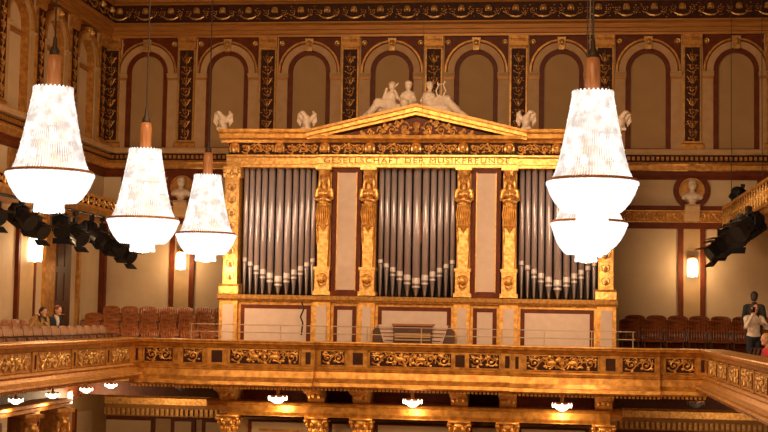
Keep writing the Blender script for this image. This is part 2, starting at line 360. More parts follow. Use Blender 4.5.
# lower storey: red strips and tan lamp fields
def trimbox(m, *b):
    tn[0] += 1; return tag(MB().box(*b).build('trim_%d' % tn[0], m), kind='structure')
for q in (-1, 1):
    for a, b in ((6.79, 6.93), (7.38, 7.51)): trimbox(RED, q * a, q * b, YB - .05, YB + .12, 5.6, 9.64)
    trimbox(TAN, q * 6.93, q * 7.38, YB + .0, YB + .12, 5.6, 9.64)
trimbox(RED, -HX - .02, -9.38, YB - .16, YB + .12, 5.6, 9.64)
trimbox(RED, HX + .02, 9.38, YB - .16, YB + .12, 5.6, 9.64)
trimbox(BEIGE, -HX, HX, YB + .0, YB + .12, 10.27, 10.99)
for q in (-1, 1):   # red tick between the panels of the beige band
    trimbox(RED, q * 8.9, q * 9.02, YB - .03, YB + .05, 10.27, 10.99)

# roundels with busts on the back wall
def roundel(x):
    r = empty('trim_%d' % (tn[0] + 1), (x, YB, 10.27), kind='structure'); tn[0] += 1
    a = MB(); n = 32
    vs = []
    def ring(ri, ro, y0, y1, m, nm):
        mb = MB(); N = 32; v = []
        for rr, yy in ((ri, y0), (ro, y0), (ro, y1), (ri, y1)):
            for k in range(N): v.append((x + rr * math.cos(2 * PI * k / N), YB + yy, 10.69 + rr * math.sin(2 * PI * k / N)))
        f = []
        for j in range(4):
            for k in range(N): f.append((j * N + k, j * N + (k + 1) % N, ((j + 1) % 4) * N + (k + 1) % N, ((j + 1) % 4) * N + k))
        mb.add(v, f); mb.build(nm, m, r)
    ring(.34, .50, -.07, .1, RED, 'roundel_ring'); ring(.31, .345, -.09, .1, GOLDD, 'inner_bead')
    mb = MB(); N = 24; mb.add([(x + .33 * math.cos(2 * PI * k / N), YB - .01, 10.69 + .33 * math.sin(2 * PI * k / N)) for k in range(N)], [tuple(range(N))]); mb.build('niche', GOLDD, r)
    c = MB().prism_x([(YB - .3, 10.30), (YB - .3, 10.24), (YB - .2, 10.1), (YB - .1, 9.85), (YB, 9.82), (YB, 10.3)], x - .2, x + .2); c.build('bracket', PIER, r)
    b = blob('bust', [('e', (x, YB - .2, 10.83), (.125, .13, .165)), ('e', (x, YB - .33, 10.82), (.025, .04, .035)), ('t', [(x, YB - .18, 10.75), (x, YB - .18, 10.6)], [.07, .075]),
        ('e', (x, YB - .18, 10.52), (.27, .13, .12)), ('t', [(x - .21, YB - .17, 10.50), (x + .21, YB - .17, 10.50)], .085), ('e', (x, YB - .2, 10.42), (.13, .1, .1)), ('l', (x, YB - .18), [(.06, 10.4), (.07, 10.34), (.11, 10.31), (.11, 10.28)]),
        ('e', (x, YB - .15, 10.92), (.11, .12, .09))], MARBLE, voxel=.018)
    side = 'left of the organ behind a chandelier' if x < 0 else 'right of the organ'
    tag(b, 'pale bust in the round red-rimmed niche ' + side, 'bust')
for x in (-7.2, 7.15): roundel(x)

# ---- left wall lower storey
def leftbox(m, y0, y1, z0, z1, d=.06): return trimbox(m, -HX - .12, -HX + d, y0, y1, z0, z1)
leftbox(TAN, 31.75, 32.75, 5.6, 9.64, .06)
leftbox(RED, 31.65, 31.78, 5.6, 9.64, .09); leftbox(RED, 32.72, 32.82, 5.6, 9.64, .09)
leftbox(GOLDD, 33.45, 34.15, 5.6, 9.64, .08)
leftbox(GOLDD, 35.95, 36.1, 5.6, 9.64, .08)
leftbox(TAN, 29.2, 29.8, 5.6, 9.64, .05)
leftbox(RED, 29.1, 29.2, 5.6, 9.64, .08); leftbox(RED, 29.8, 29.9, 5.6, 9.64, .08)
d = empty('door_1', (-HX + .02, 34.8, 5.95), kind='structure')
MB().box(-HX - .1, -HX + .05, 34.2, 35.4, 5.95, 9.25).build('door_leaf', WOODD, d)
for y in (34.33, 34.87):
    for z0, z1 in ((6.15, 7.2), (7.35, 8.1), (8.25, 9.1)): MB().box(-HX + .04, -HX + .075, y, y + .4, z0, z1).build('door_panel', WOODD, d)
MB().tube([(-HX + .06, 34.78, 7.0), (-HX + .13, 34.78, 7.0), (-HX + .13, 34.66, 7.0)], .015, 6).build('door_handle', GOLD, d)
# left wall busts niche
tn[0] += 1
nb = blob('bust', [('e', (-HX + .2, 31.3, 10.86), (.13, .12, .15)), ('t', [(-HX + .18, 31.3, 10.75), (-HX + .18, 31.3, 10.55)], .075), ('e', (-HX + .18, 31.3, 10.5), (.13, .26, .12)), ('e', (-HX + .18, 31.3, 10.36), (.1, .14, .08))], MARBLE, voxel=.02)
tag(nb, 'pale stone bust on the left side wall above the gilded gallery rail', 'bust')
trimbox(GOLDD, -HX, -HX + .03, 30.95, 31.65, 10.3, 10.95); trimbox(PINK, -HX, -HX + .3, 31.12, 31.48, 10.14, 10.30)

# ================================================================== side gallery rails (upper)
def gallery_rail(name, X, rz, u0, u1, z0, z1, label):
    r = empty(name, (X, 0, 0)); tag(r, label, 'railing')
    # built in a local frame, then turned
    r.location = (0, 0, 0)
    MB().box(u0, u1, -.05, .07, z1 - .07, z1).build('top_rail', GOLD, r)
    MB().box(u0, u1, -.05, .07, z0, z0 + .07).build('bottom_rail', GOLD, r)
    MB().box(u0, u1, .02, .05, z0 + .05, z1 - .05).build('back_panel', DARK, r)
    b = MB(); n = round((u1 - u0) / .42); p = (u1 - u0) / n; h0, h1 = z0 + .07, z1 - .07
    for k in range(n):
        x = u0 + p * k; b.tube([(x, -.01, h0), (x + p, -.01, h1)], .02, 4); b.tube([(x + p, -.015, h0), (x, -.015, h1)], .02, 4); b.tube([(x, -.015, h0), (x, -.015, h1)], .024, 4); b.ell((x + p / 2, -.02, (h0 + h1) / 2), .045, 6, 4)
    b.build('lattice', GOLDB, r)
    r.location = (X, 0, 0); r.rotation_euler = (0, 0, rz)
gallery_rail('gallery_railing', -8.65, PI / 2, 14, 37.9, 9.80, 10.16, 'gilded lattice railing of the narrow upper gallery on the left wall')
gallery_rail('gallery_railing', 8.0, -PI / 2, -37.9, -14, 9.64, 10.24, 'gilded lattice railing of the narrow upper gallery on the right wall')
trimbox(GOLDD, -HX, -8.6, 14, 37.9, 9.62, 9.80); trimbox(GOLDD, HX, 8.0, 14, 37.9, 9.5, 9.64)

# ================================================================== PIPE ORGAN
OY = 33.5
org = empty('pipe_organ', (0, OY, 5.55)); tag(org, 'large gilded pipe organ with grey pipes and a pediment before the back wall', 'organ')
case = MB().box(-4.8, 4.8, OY + .75, OY + 3.2, 5.55, 11.4).build('case', WOODD, org)
# entablature
MB().prism_x([(OY + .9, 10.79), (OY - .02, 10.79), (OY - .02, 10.86), (OY - .05, 10.87), (OY - .05, 11.02), (OY - .1, 11.06), (OY - .1, 11.1), (OY + .9, 11.1)], -4.82, 4.84).build('inscription_beam', GOLDB, org)
MB().prism_x([(OY + .5, 10.80), (OY - .08, 10.80), (OY - .08, 10.87), (OY - .12, 10.88), (OY - .12, 11.03), (OY - .16, 11.06), (OY - .16, 11.1), (OY + .5, 11.1)], -2.5, 2.5).build('inscription_beam', GOLDB, org)
fz = MB().box(-4.78, 4.8, OY - .0, OY + .9, 11.1, 11.41); fz.box(-2.48, 2.48, OY - .08, OY, 11.1, 11.41); fz = fz.build('frieze', DARK, org)
hx = [-4.62, -3.46, -2.3, -1.16, 0, 1.16, 2.3, 3.46, 4.62]
sc = MB()
for a, b in zip(hx[:-1], hx[1:]):
    yy = OY - .09 if -2.4 < (a + b) / 2 < 2.4 else OY - .01
    sc = MB(); scrolls(sc, a + .13, b - .13, 11.11, 11.40, yy, .015); scrolls(sc, a + .2, b - .2, 11.2, 11.39, yy, .009); sc.build('frieze_scrollwork', GOLD, fz)
for x in hx:
    yy = OY - .1 if abs(x) < 2.4 else OY - .02
    m = MB(); head_mask(m, x, yy, 11.26, .24); m.build('mask', GOLDB, fz)
cor = MB().prism_x([(OY + .9, 11.41), (OY - .06, 11.41), (OY - .1, 11.47), (OY - .3, 11.5), (OY - .32, 11.60), (OY - .4, 11.64), (OY - .42, 11.71), (OY + .9, 11.71)], -4.96, -2.4)
cor2 = MB().prism_x([(OY + .9, 11.41), (OY - .06, 11.41), (OY - .1, 11.47), (OY - .3, 11.5), (OY - .32, 11.60), (OY - .4, 11.64), (OY - .42, 11.71), (OY + .9, 11.71)], 2.4, 5.0)
dentils(cor, -4.9, -2.5, OY - .36, OY - .3, 11.64, 11.68, .1); cor2.build('cornice', GOLD, org); 
cor.build('cornice', GOLD, org)
MB().prism_x([(OY + .9, 11.41), (OY - .14, 11.41), (OY - .18, 11.45), (OY - .38, 11.48), (OY - .40, 11.56), (OY + .9, 11.56)], -2.55, 2.55).build('cornice', GOLD, org)
ty = MB().prism_y([(-2.1, 11.56), (2.1, 11.56), (0, 12.05)], OY - .1, OY + .4).build('tympanum', RED, org)
ts = MB()
for q in (-1, 1):
    for cx, cz, r in ((.30, 11.78, .17), (.28, 11.66, .09), (.62, 11.72, .135), (.9, 11.68, .10), (.48, 11.88, .07), (.78, 11.80, .06), (1.15, 11.655, .075), (1.36, 11.63, .05)): spiral(ts, q * cx, cz, r, 1.4, 0 if q > 0 else PI, OY - .12, .02, q)
    ts.tube([(q * .2, OY - .12, 11.62), (q * .8, OY - .12, 11.60), (q * 1.45, OY - .12, 11.61)], .014, 5)
ts.lathe(0, OY - .14, [(.03, 11.60), (.1, 11.66), (.06, 11.74), (.11, 11.86), (.09, 11.9), (0, 11.93)], 10)
ts.build('tympanum_relief', GOLDB, ty)
for q in (-1, 1):
    for (t0, t1, y0, m, nm) in ((0, .07, OY - .50, GOLDD, 'raking_moulding'), (.07, .17, OY - .42, GOLD, 'raking_cornice'), (.17, .245, OY - .3, GOLD, 'raking_cornice')):
        A = Vector((0, 12.33)); B = Vector((q * 2.72, 11.68))
        pts = [(A.x, A.y - t0), (B.x, B.y - t0 * .9), (B.x, B.y - t1 * .9), (A.x, A.y - t1)]
        MB().prism_y(pts, y0, OY + .5).build(nm, m, org)
MB().prism_y([(-2.7, 11.60), (2.7, 11.60), (2.2, 11.72), (0, 12.2), (-2.2, 11.72)], OY + .38, OY + .85).build('pediment_back', GOLDD, org)
# lettering
tc = bpy.data.curves.new('t', 'FONT'); tc.body = 'GESELLSCHAFT DER MUSIKFREUNDE'; tc.size = .185; tc.extrude = .008; tc.align_x = 'CENTER'; tc.align_y = 'CENTER'; tc.space_character = 1.18
to = bpy.data.objects.new('t', tc); C.objects.link(to)
me = bpy.data.meshes.new_from_object(to.evaluated_get(bpy.context.evaluated_depsgraph_get())); bpy.data.objects.remove(to)
xs = [v.co.x for v in me.vertices]; kx = 4.62 / (max(xs) - min(xs)); cxm = (max(xs) + min(xs)) / 2
for v in me.vertices:
    x, y, z = v.co; v.co = ((x - cxm) * kx + .0, -.126 - z, y + 10.955 - 5.55)
me.materials.clear(); me.materials.append(mat('letter_bronze', (0.20, 0.075, 0.012), 0.55, 0.1))
lo = bpy.data.objects.new('inscription', me); C.objects.link(lo); lo.parent = org
# base
def pedestal(x, wd, inner=True):
    b = MB().box(x - wd / 2, x + wd / 2, OY - .12, OY + .8, 5.55, 7.44)
    p = b.build('pedestal', GOLD, org)
    MB().box(x - wd / 2 + .09, x + wd / 2 - .09, OY - .14, OY - .1, 5.7, 7.34).build('pedestal_panel', PINK, p)
for x in (-4.66, 4.68): pedestal(x, .46)
for x in (-2.3, 2.32): pedestal(x, .44)
for x in (-1.17, 1.18): pedestal(x, .40)
MB().prism_x([(OY + .9, 7.42), (OY - .12, 7.42), (OY - .14, 7.46), (OY - .2, 7.48), (OY - .22, 7.58), (OY + .9, 7.60)], -4.93, 4.95).build('ledge', GOLDB, org)
def lower_panel(x0, x1):
    f = MB().box(x0, x1, OY + .02, OY + .8, 5.55, 7.42).build('lower_frame', GOLD, org)
    MB().box(x0 + .07, x1 - .07, OY - .01, OY + .03, 5.6, 7.34).build('red_frame', RED, f)
    MB().box(x0 + .17, x1 - .17, OY - .03, OY, 5.65, 7.24).build('panel', PINK, f)
for a, b in ((-4.43, -2.52), (-2.08, -1.37), (-.97, .98), (1.38, 2.10), (2.54, 4.45)): lower_panel(a, b)
# narrow bays with beige panel in red frame
for x0, x1 in ((-2.1, -1.37), (1.37, 2.10)):
    f = MB().box(x0, x1, OY + .02, OY + .8, 7.58, 10.8).build('panel_frame', RED, org)
    MB().box(x0 + .14, x1 - .13, OY - .01, OY + .03, 7.74, 10.66).build('panel', PINK, f)
    g = MB()
    for a, b, c, e in ((x0 + .12, x0 + .14, 7.72, 10.68), (x1 - .13, x1 - .11, 7.72, 10.68)): g.box(a, b, OY - .015, OY + .03, c, e)
    g.build('panel_bead', GOLD, f)
# outer pilasters
for q, x in ((-1, -4.65), (1, 4.66)):
    p = MB().box(x - .18, x + .18, OY - .08, OY + .8, 7.58, 10.8).build('pilaster', GOLD, org)
    MB().prism_x([(OY + .3, 7.6), (OY - .2, 7.6), (OY - .2, 7.78), (OY - .14, 7.84), (OY + .3, 7.86)], x - .25, x + .25).build('pilaster_base', GOLDB, p)
    c = MB().prism_x([(OY + .3, 10.8), (OY - .16, 10.8), (OY - .16, 10.72), (OY - .1, 10.52), (OY + .3, 10.52)], x - .22, x + .22)
    for s_ in (-1, 1): c.ell((x + s_ * .18, OY - .13, 10.68), .06, 8, 6); c.ell((x + s_ * .1, OY - .13, 10.58), (.05, .04, .07), 6, 5)
    c.ell((x, OY - .15, 10.64), (.05, .04, .09), 6, 5); c.build('pilaster_capital', GOLDB, p)
    for k in range(8):
        o = MB(); z = 8.02 + k * .32
        o.ell((x, OY - .085, z), (.045, .02, .06), 8, 5)
        for s_ in (-1, 1): o.tube([(x, OY - .085, z - .08), (x + s_ * .09, OY - .09, z - .02), (x + s_ * .10, OY - .085, z + .07), (x + s_ * .04, OY - .085, z + .10)], .014, 5)
        o.build('pilaster_ornament', BROWN, p)
    MB().box(x - .13, x + .13, OY - .085, OY - .07, 7.92, 10.46).build('pilaster_field', GOLDB, p)
# herm columns (gilded half figures)
def herm(x, y, z0, parent, s=1.0):
    """gilded herm 3.2 m high from ledge z0"""
    r = empty('herm_column', (x, y, z0)); 
    r.parent = parent; r.location = Vector((x, y, z0)) - off(parent)
    Z = lambda z: z0 + (z - 7.6) * s
    b = MB(); b.box(x - .22, x + .22, y - .2, y + .25, Z(7.6), Z(7.70)); b.box(x - .18, x + .18, y - .16, y + .25, Z(7.70), Z(8.22)); b.box(x - .205, x + .205, y - .19, y + .25, Z(8.22), Z(8.30)); b.build('herm_pedestal', GOLDB, r)
    m = MB(); head_mask(m, x, y - .16, Z(8.0), .22); m.tube([(x - .13, y - .17, Z(8.08)), (x - .08, y - .19, Z(7.86)), (x, y - .2, Z(7.8)), (x + .08, y - .19, Z(7.86)), (x + .13, y - .17, Z(8.08))], .025, 5); m.build('lion_mask', GOLD, r)
    prof = [(-.115, 8.3), (.115, 8.3), (.17, 9.55), (-.17, 9.55)]
    MB().prism_y([(x + a, Z(b)) for a, b in prof], y - .10, y + .2).build('herm_shaft', GOLDB, r)
    f = [('e', (x, y - .12, Z(10.50)), (.088, .10, .125)), ('e', (x, y - .22, Z(10.49)), (.018, .028, .03)), ('e', (x, y - .05, Z(10.52)), (.13, .12, .14)), ('t', [(x, y - .08, Z(10.40)), (x, y - .06, Z(10.26))], [.055, .06]),
         ('e', (x, y - .05, Z(10.14)), (.17, .12, .13)), ('e', (x - .07, y - .14, Z(10.13)), (.065, .06, .06)), ('e', (x + .07, y - .14, Z(10.13)), (.065, .06, .06)),
         ('e', (x, y - .04, Z(9.92)), (.13, .11, .16)), ('e', (x, y - .04, Z(9.70)), (.17, .13, .2)), ('e', (x, y - .04, Z(9.45)), (.15, .11, .2)),
         ('t', [(x - .18, y - .04, Z(10.22)), (x - .205, y - .07, Z(10.02)), (x - .15, y - .15, Z(9.97)), (x + .02, y - .20, Z(10.02))], [.06, .052, .045, .035]),
         ('t', [(x + .18, y - .04, Z(10.22)), (x + .205, y - .07, Z(10.02)), (x + .15, y - .15, Z(9.95)), (x - .03, y - .20, Z(9.99))], [.06, .052, .045, .035]),
         ('t', [(x - .11, y - .06, Z(10.5)), (x - .13, y - .08, Z(10.28))], [.045, .035]), ('t', [(x + .11, y - .06, Z(10.5)), (x + .13, y - .08, Z(10.28))], [.045, .035])]
    blob('herm_figure', f, GOLDB, r, voxel=.016)
    dr = MB()
    for k in range(7):
        a = -.13 + k * .043; dr.tube([(x + a, y - .15, Z(9.86)), (x + a * 1.25, y - .185, Z(9.62)), (x + a * .9, y - .17, Z(9.36)), (x + a * .5, y - .14, Z(9.16 + abs(a)))], [.022, .026, .024, .01], 5)
    dr.tube([(x - .16, y - .10, Z(9.86)), (x, y - .17, Z(9.83)), (x + .16, y - .10, Z(9.86))], .03, 6)
    dr.tube([(x - .15, y - .13, Z(9.4)), (x - .13, y - .13, Z(9.0)), (x - .14, y - .12, Z(8.85))], [.02, .028, .008], 5); dr.tube([(x + .15, y - .13, Z(9.4)), (x + .13, y - .13, Z(9.0)), (x + .14, y - .12, Z(8.85))], [.02, .028, .008], 5)
    dr.build('drapery', GOLD, r)
    c = MB(); c.box(x - .2, x + .2, y - .22, y + .25, Z(10.72), Z(10.80)); c.lathe(x, y - .02, [(.10, Z(10.56)), (.13, Z(10.62)), (.17, Z(10.72))], 12); c.build('capital', GOLDB, r)
    MB().box(x - .17, x + .17, y + .1, y + .8, Z(7.6), Z(10.8)).build('backing', GOLDD, r)
    return r
for x in (-2.3, -1.17, 1.19, 2.32): herm(x, OY - .02, 7.6, org)
# pipes
def pipe_bay(x0, x1, ztop=10.8):
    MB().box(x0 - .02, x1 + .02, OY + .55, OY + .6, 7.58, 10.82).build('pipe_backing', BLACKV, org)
    n = 11; ws = [.118, .123, .132, .142, .160, .186, .160, .142, .132, .123, .118]; k = (x1 - x0) / sum(ws); x = x0
    for i, wv in enumerate(ws):
        wv *= k; r = wv * .5 * .83; cx = x + wv / 2; x += wv; t = abs(i - 5) / 5
        zm = 7.92 + .50 * t ** 1.1; y = OY + .27; hm = .10 + .05 * (1 - t)
        p = MB().lathe(cx, y, [(r, zm + hm), (r, ztop + .05)], 20).build('pipe', TIN, org, True)
        # mouth: lighter flattened lip plate between body and foot
        m = MB().lathe(cx, y - .004, [(r * 1.01, zm), (r * 1.03, zm + .02), (r * 1.03, zm + hm - .02), (r * .98, zm + hm)], 20)
        m.build('mouth', TINB, p, True)
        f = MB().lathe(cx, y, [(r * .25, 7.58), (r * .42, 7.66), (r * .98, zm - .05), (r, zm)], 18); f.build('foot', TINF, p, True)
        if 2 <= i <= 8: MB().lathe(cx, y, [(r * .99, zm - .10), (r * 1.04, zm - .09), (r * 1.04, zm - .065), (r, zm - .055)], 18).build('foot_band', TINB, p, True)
    for i in range(12):   # darker second rank between the front pipes
        cx = x0 + (x1 - x0) * i / 11; MB().lathe(cx, OY + .44, [(.035, 7.6), (.05, 8.2), (.05, 10.8)], 10).build('rear_pipe', BLACK, org, True)
pipe_bay(-4.43, -2.54); pipe_bay(-.97, .98); pipe_bay(2.54, 4.46)
# console
con = empty('organ_console', (.05, 32.85, 5.55)); tag(con, 'dark wooden organ console behind the centre of the parapet, below the middle pipes', 'organ console')
MB().box(-.42, .52, 32.7, 33.2, 5.55, 6.9).build('console_body', WOODD, con)
MB().box(-.45, .55, 32.66, 33.22, 6.88, 6.93).build('console_top', WOOD, con)
for z in (6.53, 6.60, 6.67): MB().box(-.38, .48, 32.66, 32.7, z, z + .035).build('slat', PIER, con)
for q in (-1, 1):
    x = .05 + q * .47
    MB().prism_y([(x, 6.1), (x + q * .12, 6.1), (x + q * .38, 6.9), (x, 6.9)], 32.8, 32.9).build('side_panel', PINK, con)
    s_ = MB()
    for k in range(4): s_.box(x, x + q * (.2 + .05 * k), 32.78, 32.8, 6.52 + k * .09, 6.535 + k * .09)
    s_.build('side_panel_lines', RED, con)
    MB().prism_y([(x + q * .12, 6.1), (x + q * .52, 6.1), (x + q * .52, 6.75), (x + q * .38, 6.9)], 32.84, 33.1).build('side_cheek', WOODD, con)

# ---- statues on the organ
def eagle(x, z, y, flip, label, f=1.3):
    r = empty('eagle_statue', (x, y, z)); tag(r, label, 'statue', None)
    MB().box(x - .12, x + .12, y - .12, y + .12, z, z + .06).build('plinth', MARBLE, r)
    it = [('e', (x, y, z + .22), (.09, .10, .15)), ('e', (x + .02 * flip, y - .03, z + .10), (.06, .07, .07)), ('t', [(x, y - .02, z + .3), (x - .06 * flip, y - .04, z + .42)], [.06, .045]), ('e', (x - .08 * flip, y - .05, z + .44), (.05, .045, .04)), ('t', [(x - .11 * flip, y - .05, z + .44), (x - .15 * flip, y - .05, z + .415)], [.022, .008]),
          ('t', [(x - .06, y, z + .06), (x - .05, y, z + .14)], .03), ('t', [(x + .06, y, z + .06), (x + .05, y, z + .14)], .03)]
    for q, h in ((-1, .42), (1, .42)):
        it += [('t', [(x + q * .07, y + .02, z + .26), (x + q * .15, y + .04, z + .40), (x + q * .12, y + .05, z + .47)], [.05, .045, .025])]
        for k in range(3): it += [('t', [(x + q * (.15 - k * .02), y + .04, z + .40 - k * .03), (x + q * (.19 - k * .03), y + .05, z + .22 - k * .05)], [.035, .015])]
    g = lambda p: (x + (p[0] - x) * f, y + (p[1] - y) * 1.1, z + (p[2] - z) * 1.02)
    it = [(k, g(c) if k == 'e' else [g(p) for p in c], (tuple(q * 1.2 for q in rr) if isinstance(rr, tuple) else [q * 1.25 for q in rr] if isinstance(rr, list) else rr * 1.2)) for k, c, rr in it]
    blob('eagle', it, MARBLE, r, voxel=.014, smooth_it=1)
eagle(-4.93, 11.71, OY - .1, 1, 'white eagle statue at the far left end of the organ cornice')
eagle(-2.78, 11.71, OY - .1, 1, 'white eagle statue at the left foot of the organ pediment')
eagle(2.70, 11.72, OY - .1, -1, 'white eagle statue at the right foot of the organ pediment')
eagle(5.0, 11.71, OY - .1, -1, 'white eagle statue at the far right end of the organ cornice, beside the big chandelier')
def seatedfig(name, items, label):
    f = 1.18; items = [(k, c, (tuple(q * f for q in r) if isinstance(r, tuple) else [q * f for q in r] if isinstance(r, list) else r * f)) for k, c, r in items]
    b = blob(name, items, MARBLE, None, voxel=.017); tag(b, label, 'statue'); return b
SY = OY + .12
# rake height at x
rk = lambda x: 12.33 - abs(x) * .239
q = -1
seatedfig('reclining_statue', [('e', (-.66, SY, 12.86), (.075, .085, .095)), ('e', (-.66, SY + .03, 12.90), (.085, .09, .08)), ('t', [(-.66, SY, 12.78), (-.67, SY, 12.68)], .045), ('e', (-.68, SY, 12.60), (.13, .11, .13)),
    ('e', (-.72, SY, 12.42), (.15, .13, .15)), ('t', [(-.7, SY, 12.36), (-1.0, SY - .1, 12.42), (-1.2, SY - .12, 12.16)], [.14, .11, .07]), ('t', [(-.72, SY, 12.3), (-1.05, SY + .05, 12.30), (-1.42, SY, 12.04)], [.13, .10, .06]), ('t', [(-1.2, SY - .05, 12.16), (-1.5, SY - .05, 11.99)], [.06, .03]),
    ('t', [(-.57, SY - .02, 12.67), (-.50, SY - .12, 12.55), (-.57, SY - .16, 12.72)], [.05, .04, .03]), ('t', [(-.78, SY - .02, 12.67), (-.86, SY - .08, 12.55), (-.78, SY - .14, 12.78)], [.05, .04, .03]), ('e', (-.5, SY, 12.3), (.3, .14, .1)),
    ('t', [(-.56, SY - .12, 12.84), (-.5, SY - .1, 12.92)], .02)], 'white reclining figure statue on the left slope of the organ pediment, legs stretched left')
seatedfig('seated_statue', [('e', (-.25, SY, 12.88), (.075, .085, .095)), ('e', (-.25, SY + .02, 12.93), (.085, .09, .07)), ('t', [(-.25, SY, 12.80), (-.25, SY, 12.70)], .045), ('e', (-.25, SY, 12.62), (.14, .11, .12)), ('e', (-.24, SY, 12.46), (.15, .13, .15)),
    ('t', [(-.22, SY, 12.38), (-.32, SY - .2, 12.40), (-.30, SY - .22, 12.2)], [.12, .1, .06]), ('t', [(-.14, SY, 12.66), (-.08, SY - .05, 12.50), (-.16, SY - .15, 12.46)], [.05, .045, .035]), ('t', [(-.37, SY, 12.66), (-.44, SY - .06, 12.52), (-.38, SY - .16, 12.55)], [.05, .045, .035]), ('e', (-.25, SY, 12.3), (.2, .16, .1))],
    'white upright seated figure statue just left of the apex of the organ pediment')
lyr = seatedfig('reclining_statue', [('e', (.29, SY, 12.87), (.075, .085, .095)), ('e', (.28, SY + .03, 12.91), (.085, .09, .075)), ('t', [(.29, SY, 12.79), (.28, SY, 12.68)], .045), ('e', (.26, SY, 12.58), (.14, .12, .13)), ('e', (.26, SY, 12.42), (.17, .14, .15)),
    ('t', [(.3, SY, 12.38), (.72, SY - .1, 12.48), (1.0, SY - .12, 12.22)], [.14, .12, .08]), ('t', [(.32, SY, 12.32), (.8, SY + .04, 12.34), (1.12, SY, 12.14)], [.13, .11, .07]), ('t', [(1.0, SY - .1, 12.2), (1.36, SY - .08, 12.02)], [.08, .03]),
    ('t', [(.37, SY, 12.64), (.44, SY - .1, 12.52), (.54, SY - .14, 12.60)], [.05, .04, .03]), ('t', [(.16, SY, 12.64), (.10, SY - .08, 12.48), (.22, SY - .14, 12.42)], [.05, .045, .035]), ('e', (.5, SY, 12.26), (.4, .15, .12))],
    'white reclining figure statue with a lyre on the right slope of the organ pediment')
ly = MB(); ly.tube([(.50, SY - .14, 12.56), (.46, SY - .14, 12.72), (.52, SY - .14, 12.86), (.49, SY - .14, 12.94)], .018, 6); ly.tube([(.62, SY - .14, 12.56), (.70, SY - .14, 12.72), (.64, SY - .14, 12.86), (.68, SY - .14, 12.97)], .018, 6)
ly.tube([(.48, SY - .14, 12.88), (.67, SY - .14, 12.9)], .014, 6); ly.ell((.56, SY - .14, 12.55), (.09, .04, .06), 8, 6)
for k in range(3): ly.tube([(.54 + k * .03, SY - .14, 12.58), (.54 + k * .03, SY - .14, 12.88)], .004, 4)
ly.build('lyre', MARBLE, lyr)

# ================================================================== BALCONY
PY = 32.0; XL = -6.62; XR = 6.87
# floors / tiers
def slab(name, m, *b): return trimbox(m, *b)
PROFS = None
PROF = [(0.45, 6.47), (-.12, 6.47), (-.14, 6.44), (-.14, 6.40), (-.09, 6.37), (-.05, 6.30), (0, 6.29), (0, 5.88), (-.06, 5.86), (-.10, 5.83), (-.10, 5.80), (-.08, 5.77), (-.13, 5.62), (-.20, 5.55), (-.22, 5.53), (-.30, 5.52), (-.32, 5.44), (-.28, 5.40), (0.2, 5.40), (0.2, 6.36), (.45, 6.36)]
def parapet_seg(root, u0, u1, v, panels, rects, gold=PGOLD, ground=DARK, orn=GOLD, sq=1.0):
    """panels: list of (a,b) scroll fields; rects: small dark pilaster panels"""
    sz = lambda z: z if z > 5.86 else 5.86 - (5.86 - z) * sq
    pr = [(y + v, sz(z)) for y, z in PROF]
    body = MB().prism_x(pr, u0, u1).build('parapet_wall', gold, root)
    rail = MB().prism_x([(v + .46, 6.475), (v - .15, 6.475), (v - .16, 6.455), (v - .145, 6.425), (v + .46, 6.425)], u0 - .003, u1 + .003).build('hand_rail', PGOLD, root)
    lip = MB().prism_x([(v + .0, 5.885), (v - .065, 5.885), (v - .115, 5.845), (v - .11, 5.83), (v, 5.83)], u0 - .002, u1 + .002).build('light_moulding', gold, root)
    d = MB(); dentils(d, u0, u1, v - .24, v - .16, sz(5.40) - .06, sz(5.40), .09); d.build('dentil_row', GOLDD, root)
    for a, b in panels:
        f = MB().box(a, b, v - .012, v + .01, 5.92, 6.27).build('relief_panel', ground, root)
        o = MB(); scrolls(o, a + .01, b - .01, 5.925, 6.265, v - .022, .017); scrolls(o, a + .02, b - .02, 6.10, 6.26, v - .02, .007)
        c = (a + b) / 2
        if b - a > 1.2:     # beasts either side of a vase in the middle of long panels
            for q in (-1, 1):
                o.ell((c + q * .24, v - .05, 6.10), (.12, .035, .055), 8, 6); o.ell((c + q * .11, v - .06, 6.16), (.045, .035, .045), 8, 6)
                o.tube([(c + q * .30, v - .04, 6.10), (c + q * .36, v - .04, 6.19), (c + q * .30, v - .04, 6.22)], [.02, .03, .01], 5); o.tube([(c + q * .18, v - .05, 6.07), (c + q * .12, v - .05, 5.97)], .02, 5); o.tube([(c + q * .32, v - .05, 6.07), (c + q * .36, v - .05, 5.97)], .02, 5)
            o.lathe(c, v - .03, [(.03, 5.95), (.02, 6.0), (.05, 6.08), (.03, 6.14), (.05, 6.2)], 8)
        o.build('scroll_relief', orn, f)
        g = MB(); g.box(a - .03, b + .03, v - .03, v, 6.25, 6.275); g.box(a - .03, b + .03, v - .03, v, 5.905, 5.93); g.box(a - .03, a, v - .03, v, 5.905, 6.275); g.box(b, b + .03, v - .03, v, 5.905, 6.275); g.build('panel_bead', gold, f)
    for a, b in rects:
        p = MB().box(a - .10, b + .10, v - .045, v + .01, 5.89, 6.29).build('pilaster', gold, root)
        MB().box(a, b, v - .06, v - .04, 5.95, 6.23).build('dark_inset', DARK, p)
pc = empty('balcony_parapet', (0, PY, 5.4)); tag(pc, 'gilded balcony parapet with scroll reliefs, straight across the hall in front of the organ', 'parapet')
V0 = PY; V1 = PY - .28
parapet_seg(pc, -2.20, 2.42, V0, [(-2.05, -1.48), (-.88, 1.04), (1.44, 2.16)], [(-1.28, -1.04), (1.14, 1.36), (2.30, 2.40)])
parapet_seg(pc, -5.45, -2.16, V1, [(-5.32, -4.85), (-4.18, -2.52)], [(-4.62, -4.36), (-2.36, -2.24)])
parapet_seg(pc, 2.42, 5.82, V1, [(2.80, 4.42), (4.98, 5.70)], [(2.54, 2.62), (4.60, 4.82)])
